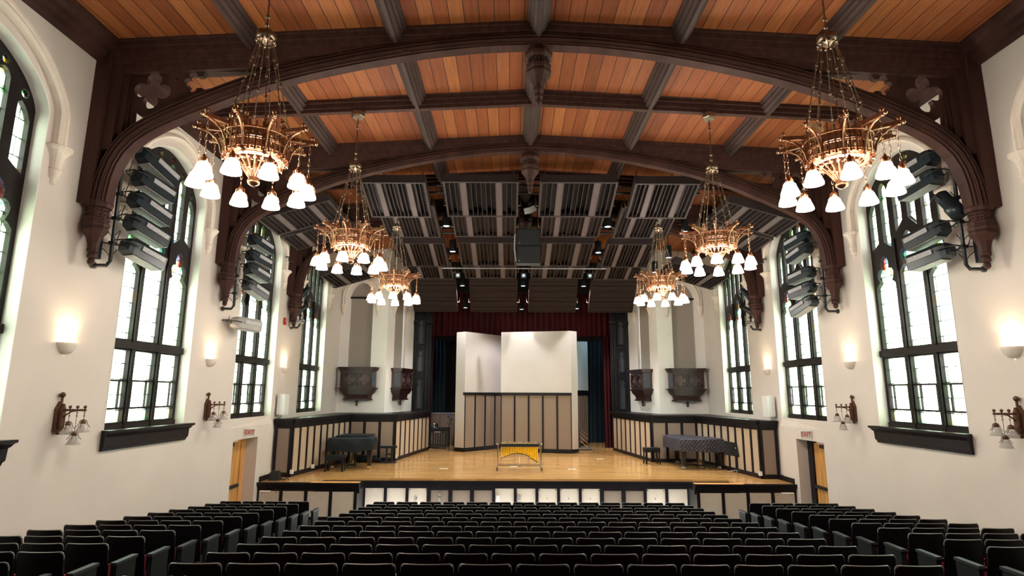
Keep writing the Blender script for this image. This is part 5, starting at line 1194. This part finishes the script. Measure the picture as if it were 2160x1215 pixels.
for i, (x, y, z) in enumerate(((-7.12, 18.26, .98), (-6.93, 19.6, .98), (7.12, 18.26, .98), (-4.80, 22.6, .98))):
    tag(MB().box(x - .045, x + .045, y - .05, y + .02, z - .06, z + .06).build('floor_outlet', 'white_paint'), 'small white outlet at the foot of the enclosure, ' + ['left front corner', 'left long side', 'right front corner', 'left inner corner'][i], 'outlet')

# ================================================================== auditorium seats
def seat_proto():
    r = bpy.data.objects.new('auditorium_seat', None); COL.objects.link(r); r['category'] = 'seat'; r.empty_display_size = .1
    nx, nz = 12, 6; w = .252; Z0, Z1 = .30, .862; fr = []; bk = []
    def S(u, z): return -.035 * (1 - (u / w) ** 2) - .06 * (z - Z0) / (Z1 - Z0)
    zs = [Z0 + (Z1 - Z0) * j / nz for j in range(nz)] + [Z1]
    for z in zs:
        for i in range(nx + 1):
            u = -w + 2 * w * i / nx; zz = z
            if z == Z1: zz = Z1 - .035 * max(0, (abs(u) / w - .80) / .20) ** 2
            fr.append((u, S(u, zz) + .028, zz)); bk.append((u, S(u, zz), zz))
    n = nx + 1; m = len(zs); b = MB(); N0 = n * m
    fs = [(j * n + i, (j + 1) * n + i, (j + 1) * n + i + 1, j * n + i + 1) for j in range(m - 1) for i in range(nx)]
    b.add(fr + bk, fs + [tuple(N0 + q for q in f[::-1]) for f in fs], True); b.add(fr + bk, [((m - 1) * n + i, N0 + (m - 1) * n + i, N0 + (m - 1) * n + i + 1, (m - 1) * n + i + 1) for i in range(nx)] + [(j * n, N0 + j * n, N0 + (j + 1) * n, (j + 1) * n) for j in range(m - 1)] + [(j * n + nx, (j + 1) * n + nx, N0 + (j + 1) * n + nx, N0 + j * n + nx) for j in range(m - 1)] + [(i, i + 1, N0 + i + 1, N0 + i) for i in range(nx)], False)
    b.build('backrest', 'seat_shell', r, label='black backrest shell')
    e = [(-w, Z1 - .075), (-w, Z1 - .045), (-w * .965, Z1 - .012), (-w * .90, Z1)] + [(-w * .9 + 1.8 * w * k / 8, Z1) for k in range(1, 8)] + [(w * .90, Z1), (w * .965, Z1 - .012), (w, Z1 - .045), (w, Z1 - .075)]
    MB().tube([(u, S(u, z) + .008, z) for u, z in e], .0085, 6).build('back_rim', 'seat_rim_highlight', r, label='glossy rounded rim, highlight in its colour')
    b = MB().box(-.19, .19, .02, .05, .38, .80); b.build('back_cushion', 'red_fabric', r, label='red upholstery')
    MB().box(-.20, .20, .07, .13, .30, .58).build('seat_cushion', 'red_fabric', r, label='folded up red seat')
    MB().box(-.285, -.255, .0, .34, .56, .605).build('armrest', 'seat_shell', r); MB().box(-.28, -.26, .10, .2, .0, .56).build('leg', 'seat_shell', r)
    return r
proto = seat_proto(); used = [False]
rows_y = [5.47 + .7405 * i for i in range(14)][::-1]        # first = front row
def place(x, y, lab, grp):
    loc = (x, y, floor_z(y - .02))
    if not any(in_view((x + dx, y, floor_z(y) + dz), 30) for dx in (-.3, .3) for dz in (.6, .87)): return None
    if not used[0]: used[0] = True; proto.location = loc; proto['label'] = lab; proto['group'] = grp; return proto
    return dup(proto, loc, 0, lab, grp)
for k, y in enumerate(rows_y):
    for i in range(14):
        j = min(i, 13 - i); sd = 'left' if i < 7 else 'right'
        a_, b_ = (.578, .533) if k % 2 == 0 else (.533, .578)
        wd = a_ if i < 7 else b_
        xc_ = -3.87 + (i + .5) * a_ if i < 7 else -3.87 + 7 * a_ + (i - 6.5) * b_
        oo = place(xc_ - .03, y, 'centre block black seat, %s row from stage, %s from the %s end' % (ORD[k], ORD[j], sd), 'centre block seats')
        if oo is not None: oo.scale = (wd / .56, 1, 1)
pan = None
for s in (-1, 1):
    for k, y in enumerate(rows_y[:13]):
        for i in range(4):
            o = place(s * (5.45 + .28 + .56 * i), y, '%s block black seat, %s row from stage, %s from the aisle' % (SIDE[s], ORD[k], ORD[i]), 'side block seats')
            if o is not None and i == 0:
                if pan is None:
                    pan = [MB().box(-.03, .03, -.02, .36, .04, .60).mesh('aisle_panel', 'seat_panel'), MB().box(-.04, .04, -.04, .38, .60, .635).mesh('aisle_armrest', 'seat_pad')]
                for me, nm in zip(pan, ('aisle_panel', 'armrest')):
                    q = bpy.data.objects.new(nm, me); COL.objects.link(q); q.parent = o; q.location = (-s * .335, 0, 0); q['label'] = 'grey aisle end panel' if nm == 'aisle_panel' else 'dark padded aisle armrest'
